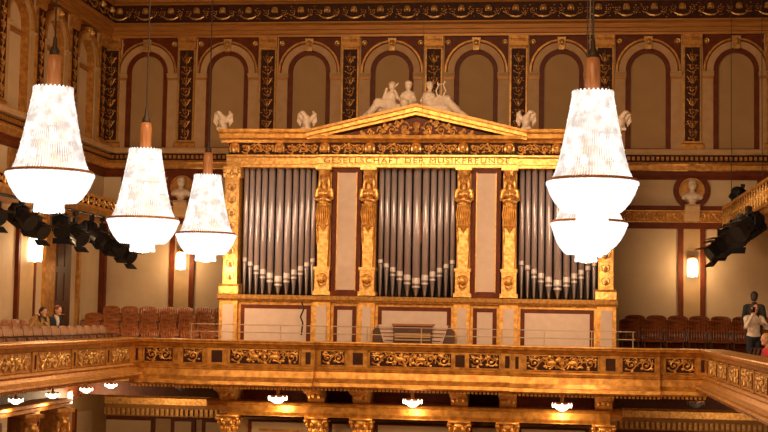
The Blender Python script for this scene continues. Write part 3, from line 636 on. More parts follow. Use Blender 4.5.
parapet_seg(pc, XL, -5.42, V0, [(-6.35, -5.65)], [(-6.56, -6.5)])
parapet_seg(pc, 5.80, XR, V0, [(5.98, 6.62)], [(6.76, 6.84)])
for a, b in ((XL - .45, XL), (XR, XR + .45)): MB().box(a, b, 31.68, 32.46, 5.45, 6.474).build('corner_pier', GOLD, pc)
pl = empty('side_parapet'); tag(pl, 'gilded parapet of the left side balcony with foliage reliefs', 'parapet')
pans = []; rcs = []; y = 32.0
yl = [31.75, 29.95, 27.75, 25.55, 23.35, 21.15, 18.95]
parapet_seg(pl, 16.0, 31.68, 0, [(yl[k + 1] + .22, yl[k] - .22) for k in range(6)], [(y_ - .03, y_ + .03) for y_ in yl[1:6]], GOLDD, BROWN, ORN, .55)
pl.location = (XL, 0, 0); pl.rotation_euler = (0, 0, PI / 2)
pr_ = empty('side_parapet'); tag(pr_, 'gilded parapet of the right side balcony with foliage reliefs', 'parapet')
yr = [31.2 - 1.72 * k for k in range(9)]
parapet_seg(pr_, -31.68, -15.0, 0, [(-yr[k] + .16, -yr[k + 1] - .16) for k in range(8)], [(-y_ - .02, -y_ + .02) for y_ in yr], GOLDD, BROWN, ORN, .55)
pr_.location = (XR, 0, 0); pr_.rotation_euler = (0, 0, -PI / 2)
# floors of balcony
trimbox(FLOOR, XL - .3, XR + .3, PY - .1, YB, 5.42, 5.55)
trimbox(FLOOR, -HX, XL - .18, 14, PY + .3, 5.49, 5.55); trimbox(FLOOR, XR + .18, HX, 14, PY + .3, 5.42, 5.55)
trimbox(FLOOR, -HX, XL - .3, PY + .3, YB, 5.42, 5.55); trimbox(FLOOR, XR + .3, HX, PY + .3, YB, 5.42, 5.55)
for k, (y0, zt) in enumerate(((34.1, 5.80), (34.95, 5.97), (35.8, 6.16), (36.6, 6.36))):
    y1 = (34.95, 35.8, 36.6, YB)[k]
    trimbox(FLOOR, -HX, -4.95, y0, y1, 5.55, zt)
trimbox(FLOOR, 5.0, HX, 34.5, 35.6, 5.55, 6.16); trimbox(FLOOR, 5.0, HX, 35.6, YB, 5.55, 6.26)
trimbox(FLOOR, -HX, -7.3, 14, 34.1, 5.55, 5.85); trimbox(FLOOR, -HX, -8.4, 14, 34.1, 5.85, 5.98)
trimbox(FLOOR, HX, 7.4, 14, 34.1, 5.55, 5.85); trimbox(FLOOR, HX, 8.5, 14, 34.1, 5.85, 6.05)
# thin steel rail on the parapet in front of the organ
sr = empty('safety_rail', (0, 32.3, 6.47)); tag(sr, 'thin steel safety rail along the parapet top in front of the organ', 'railing')
for z in (6.84, 6.66): MB().tube([(-5.35, 32.3, z), (5.3, 32.3, z)], .011, 6).build('rail', STEEL, sr)
for x in (-5.3, -4.6, -3.1, -2.0, -1.0, .30, 1.4, 2.2, 3.2, 4.3, 5.25): MB().tube([(x, 32.3, 6.47), (x, 32.3, 6.85)], .013, 6).build('post', STEEL, sr)

# ---- under the balcony
LY = 32.8
def lower():
    trimbox(DARK, -HX, HX, 33.9, 34.1, 4.98, 5.42)
    trimbox(RED, -4.9, 4.9, 33.55, 33.9, 4.9, 5.42)
    tn[0] += 1; e = tag(MB().prism_x([(34.0, 4.98), (LY - .2, 4.98), (LY - .24, 4.95), (LY - .2, 4.91), (LY - .14, 4.90), (LY - .14, 4.74), (LY - .1, 4.66), (LY - .1, 4.64), (34.0, 4.64)], -4.45, 4.75).build('trim_%d' % tn[0], PGOLD), kind='structure')
    tn[0] += 1; tag(MB().prism_x([(34.0, 4.70), (LY + .2, 4.70), (LY + .2, 4.58), (34.0, 4.58)], -4.45, 4.75).build('trim_%d' % tn[0], DARK), kind='structure')
    # walls below with framed panels
    trimbox(TAN, -4.9, 4.9, 34.0, 34.15, 0, 4.65)
    for a, b in ((-4.1, -2.6), (-2.05, -1.4), (-.9, .95), (1.45, 2.05), (2.65, 4.2)):
        trimbox(RED, a - .1, b + .1, 33.93, 34.0, 1.0, 4.45); trimbox(BEIGE, a, b, 33.9, 33.95, 1.1, 4.40)
    trimbox(GOLDD, -3.9, -2.8, 33.86, 33.9, 4.18, 4.24)
lower()
def column(x, y, zt, label):
    r = empty('column', (x, y, 0)); tag(r, label, 'column')
    MB().box(x - .27, x + .27, y - .27, y + .27, 0, .9).build('column_base', GOLDD, r)
    MB().lathe(x, y, [(.22, .9), (.2, 1.0), (.19, 2.5), (.17, zt - .45)], 20).build('shaft', TAN, r, True)
    c = MB().lathe(x, y, [(.17, zt - .45), (.2, zt - .42), (.17, zt - .38), (.2, zt - .2), (.25, zt - .06)], 16); c.box(x - .27, x + .27, y - .27, y + .27, zt - .06, zt)
    for k in range(8):
        a = k * PI / 4
        for rr, zz in ((.19, .34), (.24, .2)): c.ell((x + rr * math.cos(a + (rr > .2) * .4), y + rr * math.sin(a + (rr > .2) * .4), zt - zz), (.05, .05, .08), 6, 5)
    for s_ in (-1, 1):
        for t_ in (-1, 1): c.ell((x + s_ * .24, y + t_ * .24, zt - .1), .055, 8, 6)
    c.build('capital', GOLD, r, True)
for x, lb in ((-4.45, 'gilded leafy column capital under the balcony at the far left of the organ'), (-2.27, 'gilded leafy column capital under the balcony, second from the left'), (-1.17, 'gilded leafy column capital under the balcony, just left of the centre lamp'), (1.2, 'gilded leafy column capital under the balcony, just right of the centre lamp'), (2.35, 'gilded leafy column capital under the balcony, second from the right'), (4.6, 'gilded leafy column capital under the balcony at the far right of the organ')):
    column(x, LY + .12, 4.65, lb)
    # console bracket that carries the balcony
    tn[0] += 1; b = MB().prism_x([(33.6, 5.4), (32.0, 5.4), (31.98, 5.34), (32.1, 5.26), (32.4, 5.22), (32.65, 5.1), (32.75, 4.98), (33.6, 4.98)], x - .2, x + .2)
    for s_ in (-1, 1): b.ell((x + s_ * .12, 32.55, 5.14), .06, 8, 6); b.ell((x + s_ * .14, 32.2, 5.28), .06, 8, 6)
    b.ell((x, 32.4, 5.17), (.07, .06, .07), 8, 6)
    tag(b.build('trim_%d' % tn[0], GOLDD), kind='structure')
# back wall under side balconies
for q in (-1, 1):
    a0, a1 = sorted((q * 4.9, q * HX))
    trimbox(DARK, a0, a1, 37.85, YB + .12, 4.8, 5.42)
    tn[0] += 1; tag(MB().prism_x([(38.1, 4.82), (37.6, 4.82), (37.58, 4.74), (37.66, 4.68), (37.66, 4.50), (38.1, 4.50)], a0, a1).build('trim_%d' % tn[0], GOLDB), kind='structure')
    tn[0] += 1; o = tag(MB().box(a0, a1, 37.75, 38.12, 4.16, 4.50).build('trim_%d' % tn[0], BROWN), kind='structure')
    m = MB(); dentils(m, a0, a1, 37.68, 37.75, 4.20, 4.38, .14); m.build('dentil_row', ORN, o)
    trimbox(RED, a0, a1, 37.86, 38.12, 4.10, 4.16)
    trimbox(TAN, a0, a1, 37.95, 38.12, 0, 4.10)
    for a, b in ((7.9, 9.35), (6.72, 7.2), (5.1, 6.3)):
        trimbox(RED, q * (a - .12), q * (b + .12), 37.9, 37.96, .8, 4.12); trimbox(BEIGE, q * a, q * b, 37.87, 37.92, .9, 4.03)
# short return entablature blocks beside the centre
for q in (-1, 1):
    tn[0] += 1; tag(MB().prism_x([(34.0, 5.0), (33.0, 5.0), (32.97, 4.95), (33.05, 4.85), (33.05, 4.72), (34.0, 4.72)], *sorted((q * 4.5, q * 5.05))).build('trim_%d' % tn[0], GOLDD), kind='structure')
# left side beam with herms beneath the side balcony
tn[0] += 1; tag(MB().prism_x([(.5, 5.14), (-.1, 5.14), (-.12, 5.08), (-.06, 5.04), (-.06, 4.97), (.5, 4.97)], 15, 29.7).build('trim_%d' % tn[0], GOLDD), kind='structure')
o = C.objects['trim_%d' % tn[0]]; o.location = (-7.4, 0, 0); o.rotation_euler = (0, 0, PI / 2)
trimbox(DARK, -HX, -8.6, 14, 34.0, 4.9, 5.42)
trimbox(TAN, -HX, -9.2, 14, 38, 0, 4.9)
for y in (26.0, 28.0, 30.2, 32.6, 35.2): trimbox(BEIGE, -9.2, -9.15, y, y + 1.3, 1, 4.4); trimbox(RED, -9.2, -9.12, y - .15, y, 1, 4.5)
trimbox(TAN, HX, 9.2, 14, 38, 0, 4.9)
for y, lb in ((27.4, 'gilded herm figure under the left balcony, nearer the left edge of the picture'), (29.25, 'gilded herm figure under the left balcony, at the end of the beam')):
    r = empty('side_herm', (-7.35, y, 1.2)); tag(r, lb, 'column')
    hh = herm(-7.35, y, 1.75, r); hh.location = Vector((0, 0, .55)); hh.rotation_euler = (0, 0, PI / 4)
    MB().box(-7.6, -7.1, y - .25, y + .25, 0, 1.75).build('plinth', TAN, r)

# ================================================================== CHANDELIERS
def make_chandelier():
    """1.41 m wide; z=0 at the rim of the bowl"""
    r = empty('chandelier')
    prof = [(.64, .03), (.585, .12), (.535, .28), (.48, .50), (.43, .74), (.385, .98), (.345, 1.20), (.315, 1.38)]
    st_ = MB(); N = 84
    for k in range(N):
        a = 2 * PI * k / N; c, s_ = math.cos(a), math.sin(a)
        st_.tube([(p * c, p * s_, z) for p, z in prof], .0125, 4, False)
        for p, z in prof[1:]: st_.ell((p * c * 1.01, p * s_ * 1.01, z), .018, 5, 4)
    st_.build('crystal_strands', CRYST, r)
    ins = MB().lathe(0, 0, [(p * .62, z) for p, z in prof], 28); ins.build('inner_strands', CRYSTI, r, True)
    t = MB(); t.lathe(0, 0, [(.31, 1.35), (.325, 1.37), (.325, 1.41), (.31, 1.42), (0.05, 1.42)], 36)
    for k in range(28): a = 2 * PI * k / 28; t.ell((.315 * math.cos(a), .315 * math.sin(a), 1.415), (.022, .022, .035), 5, 4)
    t.build('crown', CRYST, r)
    rg = MB().lathe(0, 0, [(.64, .0), (.715, .0), (.72, .025), (.70, .045), (.64, .045)], 48); rg.build('brass_ring', BROWN, r)
    bp = [(.70, 0), (.695, -.08), (.65, -.20), (.58, -.32), (.50, -.42), (.44, -.47), (.25, -.49)]
    b = MB().lathe(0, 0, bp, 48)
    for k in range(48):
        a = 2 * PI * k / 48; b.tube([(p * math.cos(a) * 1.0, p * math.sin(a), z) for p, z in bp[:6]], .014, 4, False); b.ell((.712 * math.cos(a), .712 * math.sin(a), -.03), (.02, .02, .035), 5, 4)
    b.build('crystal_bowl', CRYSTB, r, True)
    s2 = MB().lathe(0, 0, [(.25, -.47), (.25, -.60), (.22, -.62), (.1, -.66), (0, -.67)], 28)
    for k in range(20): a = 2 * PI * k / 20; s2.ell((.24 * math.cos(a), .24 * math.sin(a), -.61), (.02, .02, .04), 5, 4)
    s2.build('lower_drop', CRYSTB, r)
    for k in range(9):
        a = 2 * PI * k / 9 + .2; z = .30 + (k % 3) * .34; rr = .47 - z * .13
        MB().ell((rr * math.cos(a), rr * math.sin(a), z), (.05, .05, .09), 8, 6).build('bulb', BULB, r, True)
    nk = MB().lathe(0, 0, [(.10, 1.41), (.115, 1.43), (.115, 1.87), (.10, 1.97), (.05, 2.0)], 20); nk.build('amber_sleeve', AMBER, r, True)
    hk = MB().lathe(0, 0, [(.05, 1.96), (.085, 1.99), (.08, 2.06), (.04, 2.14), (.03, 2.26), (.012, 2.32)], 14); hk.build('canopy_cap', CORD, r, True)
    cd = MB().tube([(0, 0, 2.30), (0, 0, 8.2)], .016, 6); cd.build('cord', CORD, r)
    return r
ch0 = make_chandelier()
CH = [(-4.90, 21.6, 9.36, 'large lit crystal chandelier, nearest of the left row, at the left edge'), (3.98, 21.6, 9.27, 'large lit crystal chandelier, nearest on the right, overlapping another below it'),
      (-4.86, 26.7, 8.96, 'lit crystal chandelier, middle one of the three on the left'), (4.05, 26.0, 8.93, 'lit crystal chandelier on the right, showing its bowl below the nearest one'),
      (-4.92, 32.0, 8.99, 'lit crystal chandelier, smallest and farthest of the left row, beside the organ'), (4.12, 31.0, 9.05, 'lit crystal chandelier hidden behind the two on the right')]
for i, (x, y, z, lb) in enumerate(CH):
    o = ch0 if i == 0 else copy_tree(ch0)
    o.location = (x, y, z); tag(o, lb, 'chandelier', 'crystal chandeliers in two rows down the hall')
    for zz, k, sz in ((.7, .7, .55), (-.8, .3, .3)):
        l = light('chandelier_light', 'POINT', (x, y, z + zz), K_CH * k, WARM, sz)
    # the lights sit around the fitting so its own shell does not swallow them
for m_ in ('crystal_strands', 'inner_strands', 'crystal_bowl', 'lower_drop', 'crown'):
    pass

# ================================================================== small lamps
def sconce(x, y, z, rz, label, s=1.0, power=48):
    r = empty('wall_lamp', (0, 0, 0)); tag(r, label, 'wall lamp', 'crystal wall lamps')
    b = MB(); b.lathe(0, -.16, [(.02, -.26), (.10, -.22), (.125, -.05), (.125, .20), (.10, .24)], 14)
    for k in range(12): a = 2 * PI * k / 12; b.ell((.128 * math.cos(a), -.16 + .128 * math.sin(a), -.02), (.02, .02, .24), 5, 5)
    b.build('glass_shade', SHADE, r, True)
    MB().lathe(0, -.16, [(.0, .235), (.15, .24), (.16, .27), (.05, .30), (0, .33)], 14).build('cap', GOLDD, r)
    MB().tube([(0, .03, .05), (0, -.02, .30), (0, -.16, .30)], .018, 6).build('arm', GOLDD, r)
    r.location = (x, y, z); r.rotation_euler = (0, 0, rz); r.scale = (s, s, s)
    dx, dy = -math.sin(-rz) * -.5, -.5 * math.cos(rz)
    light('lamp_light', 'POINT', (x + (.55 * math.sin(rz)), y - .55 * math.cos(rz), z), power, (1, .66, .34), .15)
sconce(7.16, YB, 8.57, 0, 'small lit wall lamp on the tan strip right of the organ')
sconce(-7.15, YB, 8.57, 0, 'small lit wall lamp on the back wall left of the organ, under a chandelier')
sconce(-HX + .06, 32.25, 8.60, PI / 2, 'lit wall lamp on the left side wall above two seated people', 1.25)
def soffit_lamp(x, y, z, s, label, grp, cat='ceiling lamp', power=45, shade=None):
    r = empty('balcony_lamp', (0, 0, 0)); tag(r, label, cat, grp)
    t = MB().lathe(0, 0, [(0, -.13), (.06, -.12), (.13, -.07), (.165, 0), (.15, .02), (0, .03)], 20)
    for k in range(8): a = 2 * PI * k / 8; t.ell((.17 * math.cos(a), .17 * math.sin(a), -.02), (.02, .02, .05), 5, 5)
    t.build('glass_bowl', shade or SHADE, r, True)
    MB().lathe(0, 0, [(.17, -.005), (.175, .01), (.17, .03), (.03, .04), (.03, .22)], 16).build('metal_rim', GOLDD, r)
    r.location = (x, y, z); r.scale = (s, s, s)
    if power: light('lamp_light', 'POINT', (x, y - .1, z - .28 * s), power, (1, .66, .34), .08)
for (x, y, lb) in ((-7.2, 26.2, 'lit lamp under the left balcony, nearest the left edge'), (-7.19, 28.2, 'lit lamp under the left balcony, second from the left edge'), (-7.22, 30.4, 'lit lamp under the left balcony, third from the left edge'), (-7.3, 32.4, 'lit lamp under the left balcony, farthest, near the corner')):
    soffit_lamp(x, y, 5.33, .85, lb, 'lamps under the left balcony', power=9)
for y in (26.2, 28.2, 30.4, 32.6): soffit_lamp(8.7, y, 5.22, 1.0, 'unseen lamp added under the right side balcony', 'unseen lamps added under the right balcony')  # mirrored from the left, added out of view to light the lower right
for (x, lb) in ((-3.1, 'small lit crystal lamp under the balcony, left of centre'), (.13, 'small lit crystal lamp under the balcony, at the centre'), (3.62, 'small lit crystal lamp under the balcony, right of centre')):
    soffit_lamp(x, 32.15, 5.14, 1.25, lb, 'crystal lamps under the centre balcony')
soffit_lamp(-5.85, 33.6, 5.26, .9, 'unlit glass lamp under the balcony near the left corner', None, shade=LENS, power=0)
soffit_lamp(6.75, 33.0, 5.22, 1.1, 'unlit glass lamp under the balcony near the right corner', None, shade=LENS, power=0)
sconce(-8.70, 33.1, 4.93, PI / 2, 'bright wall lamp under the left balcony beside the gilded beam', .6, 150)

# ================================================================== SEATS
def make_chair(m, zlo=.5, wd=.245, top=.90):
    r = empty('balcony_chair')
    s = MB().prism_x([(-.23, .42), (.2, .40), (.2, .45), (-.2, .48), (-.24, .46)], -.235, .235); s.build('seat', m, r)
    b = MB(); n = 8
    for k in range(n):     # curved, rounded-top backrest
        a0 = -1 + 2 * k / n; a1 = -1 + 2 * (k + 1) / n
        f = lambda a: (a * wd, .26 - .07 * a * a, top - .055 * a ** 4 - .01 * a * a)
        x0, y0, z0 = f(a0); x1, y1, z1 = f(a1)
        b.add([(x0, y0 - .06, zlo), (x1, y1 - .06, zlo), (x1, y1, z1), (x0, y0, z0), (x0, y0 - .03, zlo), (x1, y1 - .03, zlo), (x1, y1 + .035, z1 - .01), (x0, y0 + .035, z0 - .01)],
              [(0, 1, 2, 3), (7, 6, 5, 4), (3, 2, 6, 7), (0, 4, 5, 1), (0, 3, 7, 4), (1, 5, 6, 2)])
    b.build('backrest', m, r, True)
    for x in (-.2, .2):
        MB().tube([(x, -.19, 0), (x, -.19, .42)], .018, 6).build('leg', WOODD, r); MB().tube([(x, .2, 0), (x, .18, .5)], .018, 6).build('leg', WOODD, r)
        MB().tube([(x * 1.18, .19, .68), (x * 1.2, -.12, .68), (x * 1.18, -.19, .46)], .018, 6).build('armrest', WOODD, r)
    return r
ca = make_chair(WOOD); cbp = make_chair(WOODL); cc = make_chair(WOODR, .12, .262, 1.0); used = {'a': 0, 'b': 0, 'c': 0}
def chair(kind, x, y, z, rz, label, group):
    p = {'a': ca, 'b': cbp, 'c': cc}[kind]
    o = copy_tree(p) if used[kind] else p; used[kind] = 1
    o.location = (x, y, z); o.rotation_euler = (0, 0, rz); tag(o, label, 'chair', group); return o
ROWN = ('front', 'second', 'third', 'back')
for k, (y, z) in enumerate(((34.45, 5.80), (35.3, 5.97), (36.15, 6.16), (37.0, 6.36))):
    for i in range(8):
        x = -9.15 + i * .53 + (k % 2) * .22
        chair('a', x, y, z, 0, 'reddish wooden chair in the %s row of the block left of the organ' % ROWN[k], 'chairs in the %s row left of the organ' % ROWN[k])
for k, (y, z) in enumerate(((35.1, 6.16), (36.2, 6.26))):
    for i in range(8):
        x = 5.34 + i * .55 + k * .2
        if x > 9.2: continue
        chair('c', x, y, z, 0, 'tall-backed dark red wooden chair in the %s row right of the organ' % ('front', 'back')[k], 'chairs in the %s row right of the organ' % ('front', 'back')[k])
for i in range(14):
    chair('b', -7.75, 33.6 - i * .56, 5.85, PI / 2, 'light wooden chair in the front row along the left side balcony', 'front row chairs on the left balcony')
for i in range(12):
    if i in (3, 4): pass
    chair('a', -9.0, 33.23 - i * .56, 5.98, PI / 2, 'wooden chair in the rear row along the left side wall', 'rear row chairs on the left balcony')
for i in range(12):
    chair('a', 8.0, 31.6 - i * .6, 5.85, -PI / 2, 'wooden chair in the row along the right side balcony', 'row of chairs on the right balcony')

# ================================================================== PEOPLE
def person(name, x, y, zf, face, pose, cols, hair, label, lean=0.0, shirt=None, hairlong=False, reach=False):
    """face: direction angle the person looks at (0 = -Y, towards the camera). Local: front is -y."""
    r = empty(name, (0, 0, 0)); tag(r, label, 'person')
    top, leg = cols; sit = pose == 'sit'
    hz = .47 if sit else .92; dz = hz - .92
    Z = lambda z: z + dz
    ln = (-.10 if pose in ('sit',) else -.02) - lean
    hd = (0, ln - .05 - lean * .3, Z(1.60) - lean * .5)
    it = [('e', hd, (.078, .095, .115)), ('e', (hd[0], hd[1] - .095, hd[2] - .01), (.014, .022, .02)), ('e', (hd[0] - .08, hd[1] + .01, hd[2]), (.014, .025, .03)), ('e', (hd[0] + .08, hd[1] + .01, hd[2]), (.014, .025, .03)), ('e', (0, hd[1] - .03, hd[2] - .09), (.05, .055, .04)),
          ('t', [(0, ln - .02, Z(1.5)), (0, ln * .8, Z(1.38))], [.05, .055]), ('e', (0, ln * .7, Z(1.27)), (.17, .10, .13)), ('t', [(-.15, ln * .8, Z(1.36)), (.15, ln * .8, Z(1.36))], .062), ('e', (0, ln * .4, Z(1.1)), (.14, .10, .18)), ('e', (0, 0, Z(.95)), (.16, .12, .13))]
    for q in (-1, 1):
        if reach and q == 1: arm = [(q * .19, ln * .8, Z(1.35)), (q * .24, -.18, Z(1.15)), (q * .06, -.30, Z(1.27))]
        elif reach: arm = [(q * .19, ln * .8, Z(1.35)), (q * .27, -.20, Z(1.17)), (q * .14, -.27, Z(1.47))]
        elif sit: arm = [(q * .19, ln * .8, Z(1.35)), (q * .23, -.10, Z(1.1)), (q * .12, -.32, Z(1.04))]
        else: arm = [(q * .19, 0, Z(1.35)), (q * .24, .02, Z(1.08)), (q * .22, -.06, Z(.85))]
        it.append(('t', arm, [.055, .045, .032]))
        h = arm[-1]; it.append(('e', (h[0], h[1] - .03, h[2]), (.035, .045, .025)))
        for fgr in range(4): it.append(('t', [(h[0] - .025 + fgr * .016, h[1] - .05, h[2]), (h[0] - .025 + fgr * .016, h[1] - .09, h[2] - .012), (h[0] - .025 + fgr * .016, h[1] - .10, h[2] - .03)], .0085))
        it.append(('t', [(h[0] - q * .03, h[1] - .02, h[2] + .01), (h[0] - q * .055, h[1] - .05, h[2] + .02)], .01))
        if sit: it.append(('t', [(q * .09, -.02, .50), (q * .10, -.44, .50), (q * .10, -.42, .1), (q * .10, -.44, .06)], [.085, .065, .045, .04])); it.append(('e', (q * .10, -.50, .035), (.04, .11, .035)))
        else: it.append(('t', [(q * .09, 0, .9), (q * .10, -.01, .5), (q * .10, .01, .09)], [.088, .06, .042])); it.append(('e', (q * .10, -.06, .035), (.04, .12, .035)))
    blob('body', it, SKIN, r, voxel=.013, smooth_it=1)
    # clothing: slightly larger shells
    g = [('e', (0, ln * .7, Z(1.27)), (.185, .12, .14)), ('t', [(-.155, ln * .8, Z(1.36)), (.155, ln * .8, Z(1.36))], .072), ('e', (0, ln * .4, Z(1.1)), (.155, .12, .2)), ('e', (0, 0, Z(.97)), (.17, .135, .12)), ('t', [(0, ln * .8, Z(1.40)), (0, ln * .8, Z(1.43))], .064)]
    for q in (-1, 1):
        arm = ([(q * .19, ln * .8, Z(1.35)), (q * (.24 if q == 1 else .27), -.18 if q == 1 else -.2, Z(1.15 if q == 1 else 1.17)), (q * (.09 if q == 1 else .155), -.27, Z(1.25 if q == 1 else 1.42))] if reach else
               ([(q * .19, ln * .8, Z(1.35)), (q * .23, -.10, Z(1.1)), (q * .14, -.28, Z(1.05))] if sit else [(q * .19, 0, Z(1.35)), (q * .24, .02, Z(1.08)), (q * .222, -.05, Z(.90))]))
        g.append(('t', arm, [.068, .058, .042]))
    blob('jacket', g, top, r, voxel=.014)
    g = [('e', (0, 0, Z(.92)), (.168, .13, .12))]
    for q in (-1, 1):
        g.append(('t', [(q * .09, -.02, .50), (q * .10, -.44, .50), (q * .10, -.425, .12)], [.1, .08, .06]) if sit else ('t', [(q * .09, 0, .9), (q * .10, -.01, .5), (q * .10, .01, .1)], [.1, .075, .06]))
    blob('trousers', g, leg, r, voxel=.016)
    hg = [('e', (0, hd[1] + .02, hd[2] + .035), (.092, .10, .10)), ('e', (0, hd[1] + .06, hd[2] - .02), (.082, .06, .10))]
    if hairlong:
        for q in (-1, 1): hg.append(('t', [(q * .075, hd[1] + .03, hd[2] + .03), (q * .085, hd[1] + .04, hd[2] - .12), (q * .08, hd[1] + .0, hd[2] - .24)], [.04, .035, .02]))
    blob('hair', hg, hair, r, voxel=.013)
    if shirt: blob('shirt', [('e', (0, ln * .8 - .085, Z(1.30)), (.05, .05, .13)), ('t', [(0, ln * .8 - .03, Z(1.43)), (0, ln * .8 - .06, Z(1.38))], .062)], shirt, r, voxel=.013)
    for q in (-1, 1): MB().ell((q * .03, hd[1] - .09, hd[2] + .01), (.012, .008, .008), 6, 4).build('eye', BLACK, r)
    MB().ell((0, hd[1] - .088, hd[2] - .055), (.022, .01, .007), 8, 4).build('mouth', cloth('lips', (.35, .08, .06)), r)
    r.location = (x, y, zf); r.rotation_euler = (0, 0, face)
    return r
HD = mat('dark_hair', (.03, .014, .008), .6); HR = mat('auburn_hair', (.16, .045, .015), .6); HB = mat('blond_hair', (.45, .25, .10), .6); HG = mat('grey_hair', (.55, .48, .42), .7)
BLK = cloth('black_cloth', (.016, .016, .022)); OCH = cloth('ochre_cloth', (.50, .28, .08)); WHT = cloth('cream_cloth', (.78, .66, .55)); REDC = cloth('red_cloth', (.55, .03, .03)); BLU = cloth('blue_cloth', (.12, .15, .30))
person('person', -8.95, 31.55, 5.98, PI / 3.2, 'sit', (OCH, BLK), HD, 'person with dark bobbed hair in an ochre jacket, seated head bowed by the left wall', lean=.14, hairlong=True, reach=True)
person('person', -8.80, 32.2, 5.98, PI / 2.6, 'sit', (BLK, BLK), HR, 'person with auburn hair in a dark suit, seated beside the ochre jacket', lean=.05, shirt=WHT)
person('person', 8.12, 33.15, 5.85 + .27, 2.9, 'stand', (BLK, BLK), HD, 'person all in black standing behind the one in white on the right balcony')
ww = person('person', 7.98, 32.25, 5.85, .3, 'stand', (WHT, BLK), HD, 'person with long dark hair in a cream top holding up a phone, right balcony', hairlong=True, reach=True)
trimbox(FLOOR, 7.75, 8.4, 32.85, 33.5, 5.85, 6.12)
ph = MB().box(-.035, .035, -.01, .0, -.07, .07); pho = ph.build('smartphone', BLACK); pho.location = (7.935, 31.915, 7.40); pho.rotation_euler = (0, 0, .3); tag(pho, 'small dark phone held up by the person in the cream top', 'phone')
person('person', 7.86, 28.8, 5.62, -PI / 2.4, 'sit', (REDC, BLK), HB, 'fair-haired person in red at the right edge, behind the side parapet')
person('person', 8.62, 31.6, 5.85 - .2, -PI / 3, 'stand', (BLU, BLK), HG, 'person in blue at the far right edge beside the cream top')

# ================================================================== stage lights, cables, microphone
def make_spot():
    r = empty('spotlight'); T = Matrix.Rotation(.55, 3, 'X')
    def tl(mb): mb.v = [tuple(T @ Vector(p)) for p in mb.v]; return mb
    b = MB().lathe(0, 0, [(0, -.26), (.08, -.255), (.12, -.17), (.125, .10), (.145, .12), (.15, .24)], 14); b.v = [(x, -z, y) for x, y, z in b.v]
    for k in range(4): b.box(-.13, .13, .02 + k * .05, .04 + k * .05, -.135, .135)
    b.box(-.09, .09, -.12, .20, -.18, -.10)
    tl(b).build('housing', BLACK, r)
    l = MB().lathe(0, 0, [(0, .20), (.10, .198), (.125, .19)], 18); l.v = [(x, -z, y) for x, y, z in l.v]; tl(l).build('lens', LENS, r)
    for q in (-1, 1):
        tl(MB().add([(-.14, -.23, q * .14), (.14, -.23, q * .14), (.16, -.36, q * .17), (-.16, -.36, q * .17), (-.14, -.23, q * .15), (.14, -.23, q * .15), (.16, -.36, q * .18), (-.16, -.36, q * .18)], [(0, 1, 2, 3), (7, 6, 5, 4), (0, 4, 5, 1), (1, 5, 6, 2), (2, 6, 7, 3), (3, 7, 4, 0)])).build('barn_door', BLACK, r)
    MB().tube([(-.15, 0, 0), (-.16, 0, .14), (0, 0, .2), (.16, 0, .14), (.15, 0, 0)], .018, 6).build('yoke', BLACK, r)
    return r
sp0 = make_spot(); spu = [0]
def spot(x, y, z, rx, rz, s, label, group):
    o = copy_tree(sp0) if spu[0] else sp0; spu[0] = 1
    o.location = (x, y, z); o.rotation_euler = (rx, 0, rz); o.scale = (s, s, s); tag(o, label, 'spotlight', group); return o
def cluster(spots, sc, lb, grp, barlb):
    for (x, y, z, rx, rz) in spots:
        o = spot(x, y, z, 0, rz, sc, lb, grp); h = (9.5 - z) / sc
        m = MB().tube([(0, 0, .18), (0, 0, h)], .018, 6).box(-.035, .035, -.035, .035, h - .06, h + .02); m.build('hanger', BLACK).parent = o
    a, b = spots[0], spots[-1]
    tag(MB().tube([(a[0], min(a[1], b[1]) - .4, 9.53), (a[0], max(a[1], b[1]) + .4, 9.53)], .035, 8).build('lighting_bar', BLACK), barlb, 'lighting bar')
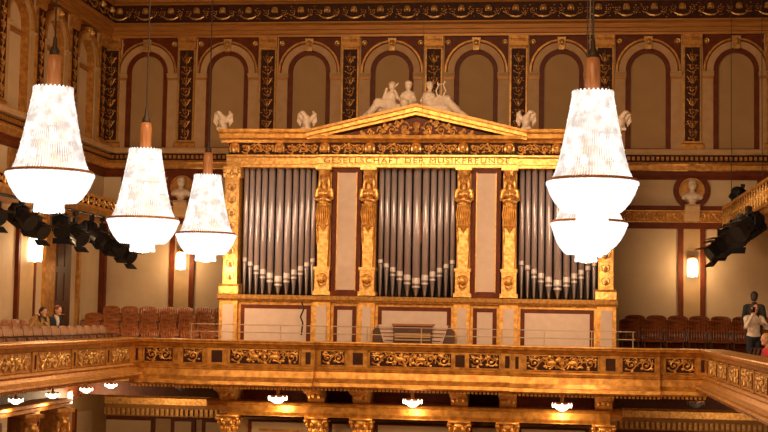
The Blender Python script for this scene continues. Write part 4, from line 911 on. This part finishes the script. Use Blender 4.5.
cluster([(-8.2, 27.0, 9.14, 0, 1.0), (-8.2, 28.6, 9.15, 0, 1.2), (-8.2, 29.4, 9.0, 0, 1.2), (-8.2, 31.0, 9.12, 0, .5), (-8.2, 32.0, 8.98, 0, 1.1), (-8.2, 33.2, 9.10, 0, 1.3), (-8.2, 34.0, 8.98, 0, 1.2), (-8.2, 34.9, 8.84, 0, 1.3), (-8.2, 35.9, 8.72, 0, 1.2)],
    1.35, 'black spotlight hanging in the cluster below the left upper gallery rail', 'spotlights under the left gallery', 'black lighting bar carrying the spotlights under the left gallery')
cluster([(7.7, 36.2, 9.04, 0, -1.2), (7.7, 35.0, 9.14, 0, -.8), (7.7, 33.7, 9.15, 0, -1.2), (7.7, 32.4, 9.2, 0, -.5), (7.7, 31.0, 9.26, 0, -1.1)],
    1.5, 'black spotlight hanging in the cluster below the right upper gallery rail', 'spotlights under the right gallery', 'black lighting bar carrying the spotlights under the right gallery')
spot(8.15, 35.6, 10.32, .2, .9, 1.15, 'single black spotlight standing above the right upper gallery rail', None)
o = tag(MB().tube([(8.14, 37.4, 16.5), (8.14, 37.4, 10.2)], .011, 5).build('hanging_cable', CORD), 'thin dark cable hanging before the right blind window', 'cable')
MB().lathe(8.14, 37.4, [(0, 10.05), (.03, 10.08), (.035, 10.2), (.01, 10.26)], 8).build('cable_weight', CORD, o)
o = tag(MB().tube([(8.95, 37.4, 16.5), (8.95, 37.4, 10.75)], .011, 5).build('hanging_cable', CORD), 'thin dark cable hanging at the far right, next to the corner', 'cable')
MB().lathe(8.95, 37.4, [(0, 10.6), (.03, 10.63), (.035, 10.75), (.01, 10.8)], 8).build('cable_weight', CORD, o)
o = tag(MB().tube([(.17, 33.0, 9.66), (.18, 33.0, 8.9)], .022, 8).build('hanging_microphone', mat('mic_bronze', (.25, .09, .04), .4, .4)), 'slim brown microphone hanging before the middle organ pipes', 'microphone')
MB().tube([(.17, 33.0, 9.66), (.17, 33.0, 15.9)], .004, 4).build('wire', CORD, o)
o = tag(MB().tube([(-2.78, 33.28, 7.42), (-2.72, 33.26, 7.25), (-2.8, 33.27, 7.05), (-2.74, 33.27, 6.9), (-2.77, 33.27, 6.6)], .02, 6).build('black_cable', BLACK), 'short dark cable hanging down the left lower organ panel', 'cable')
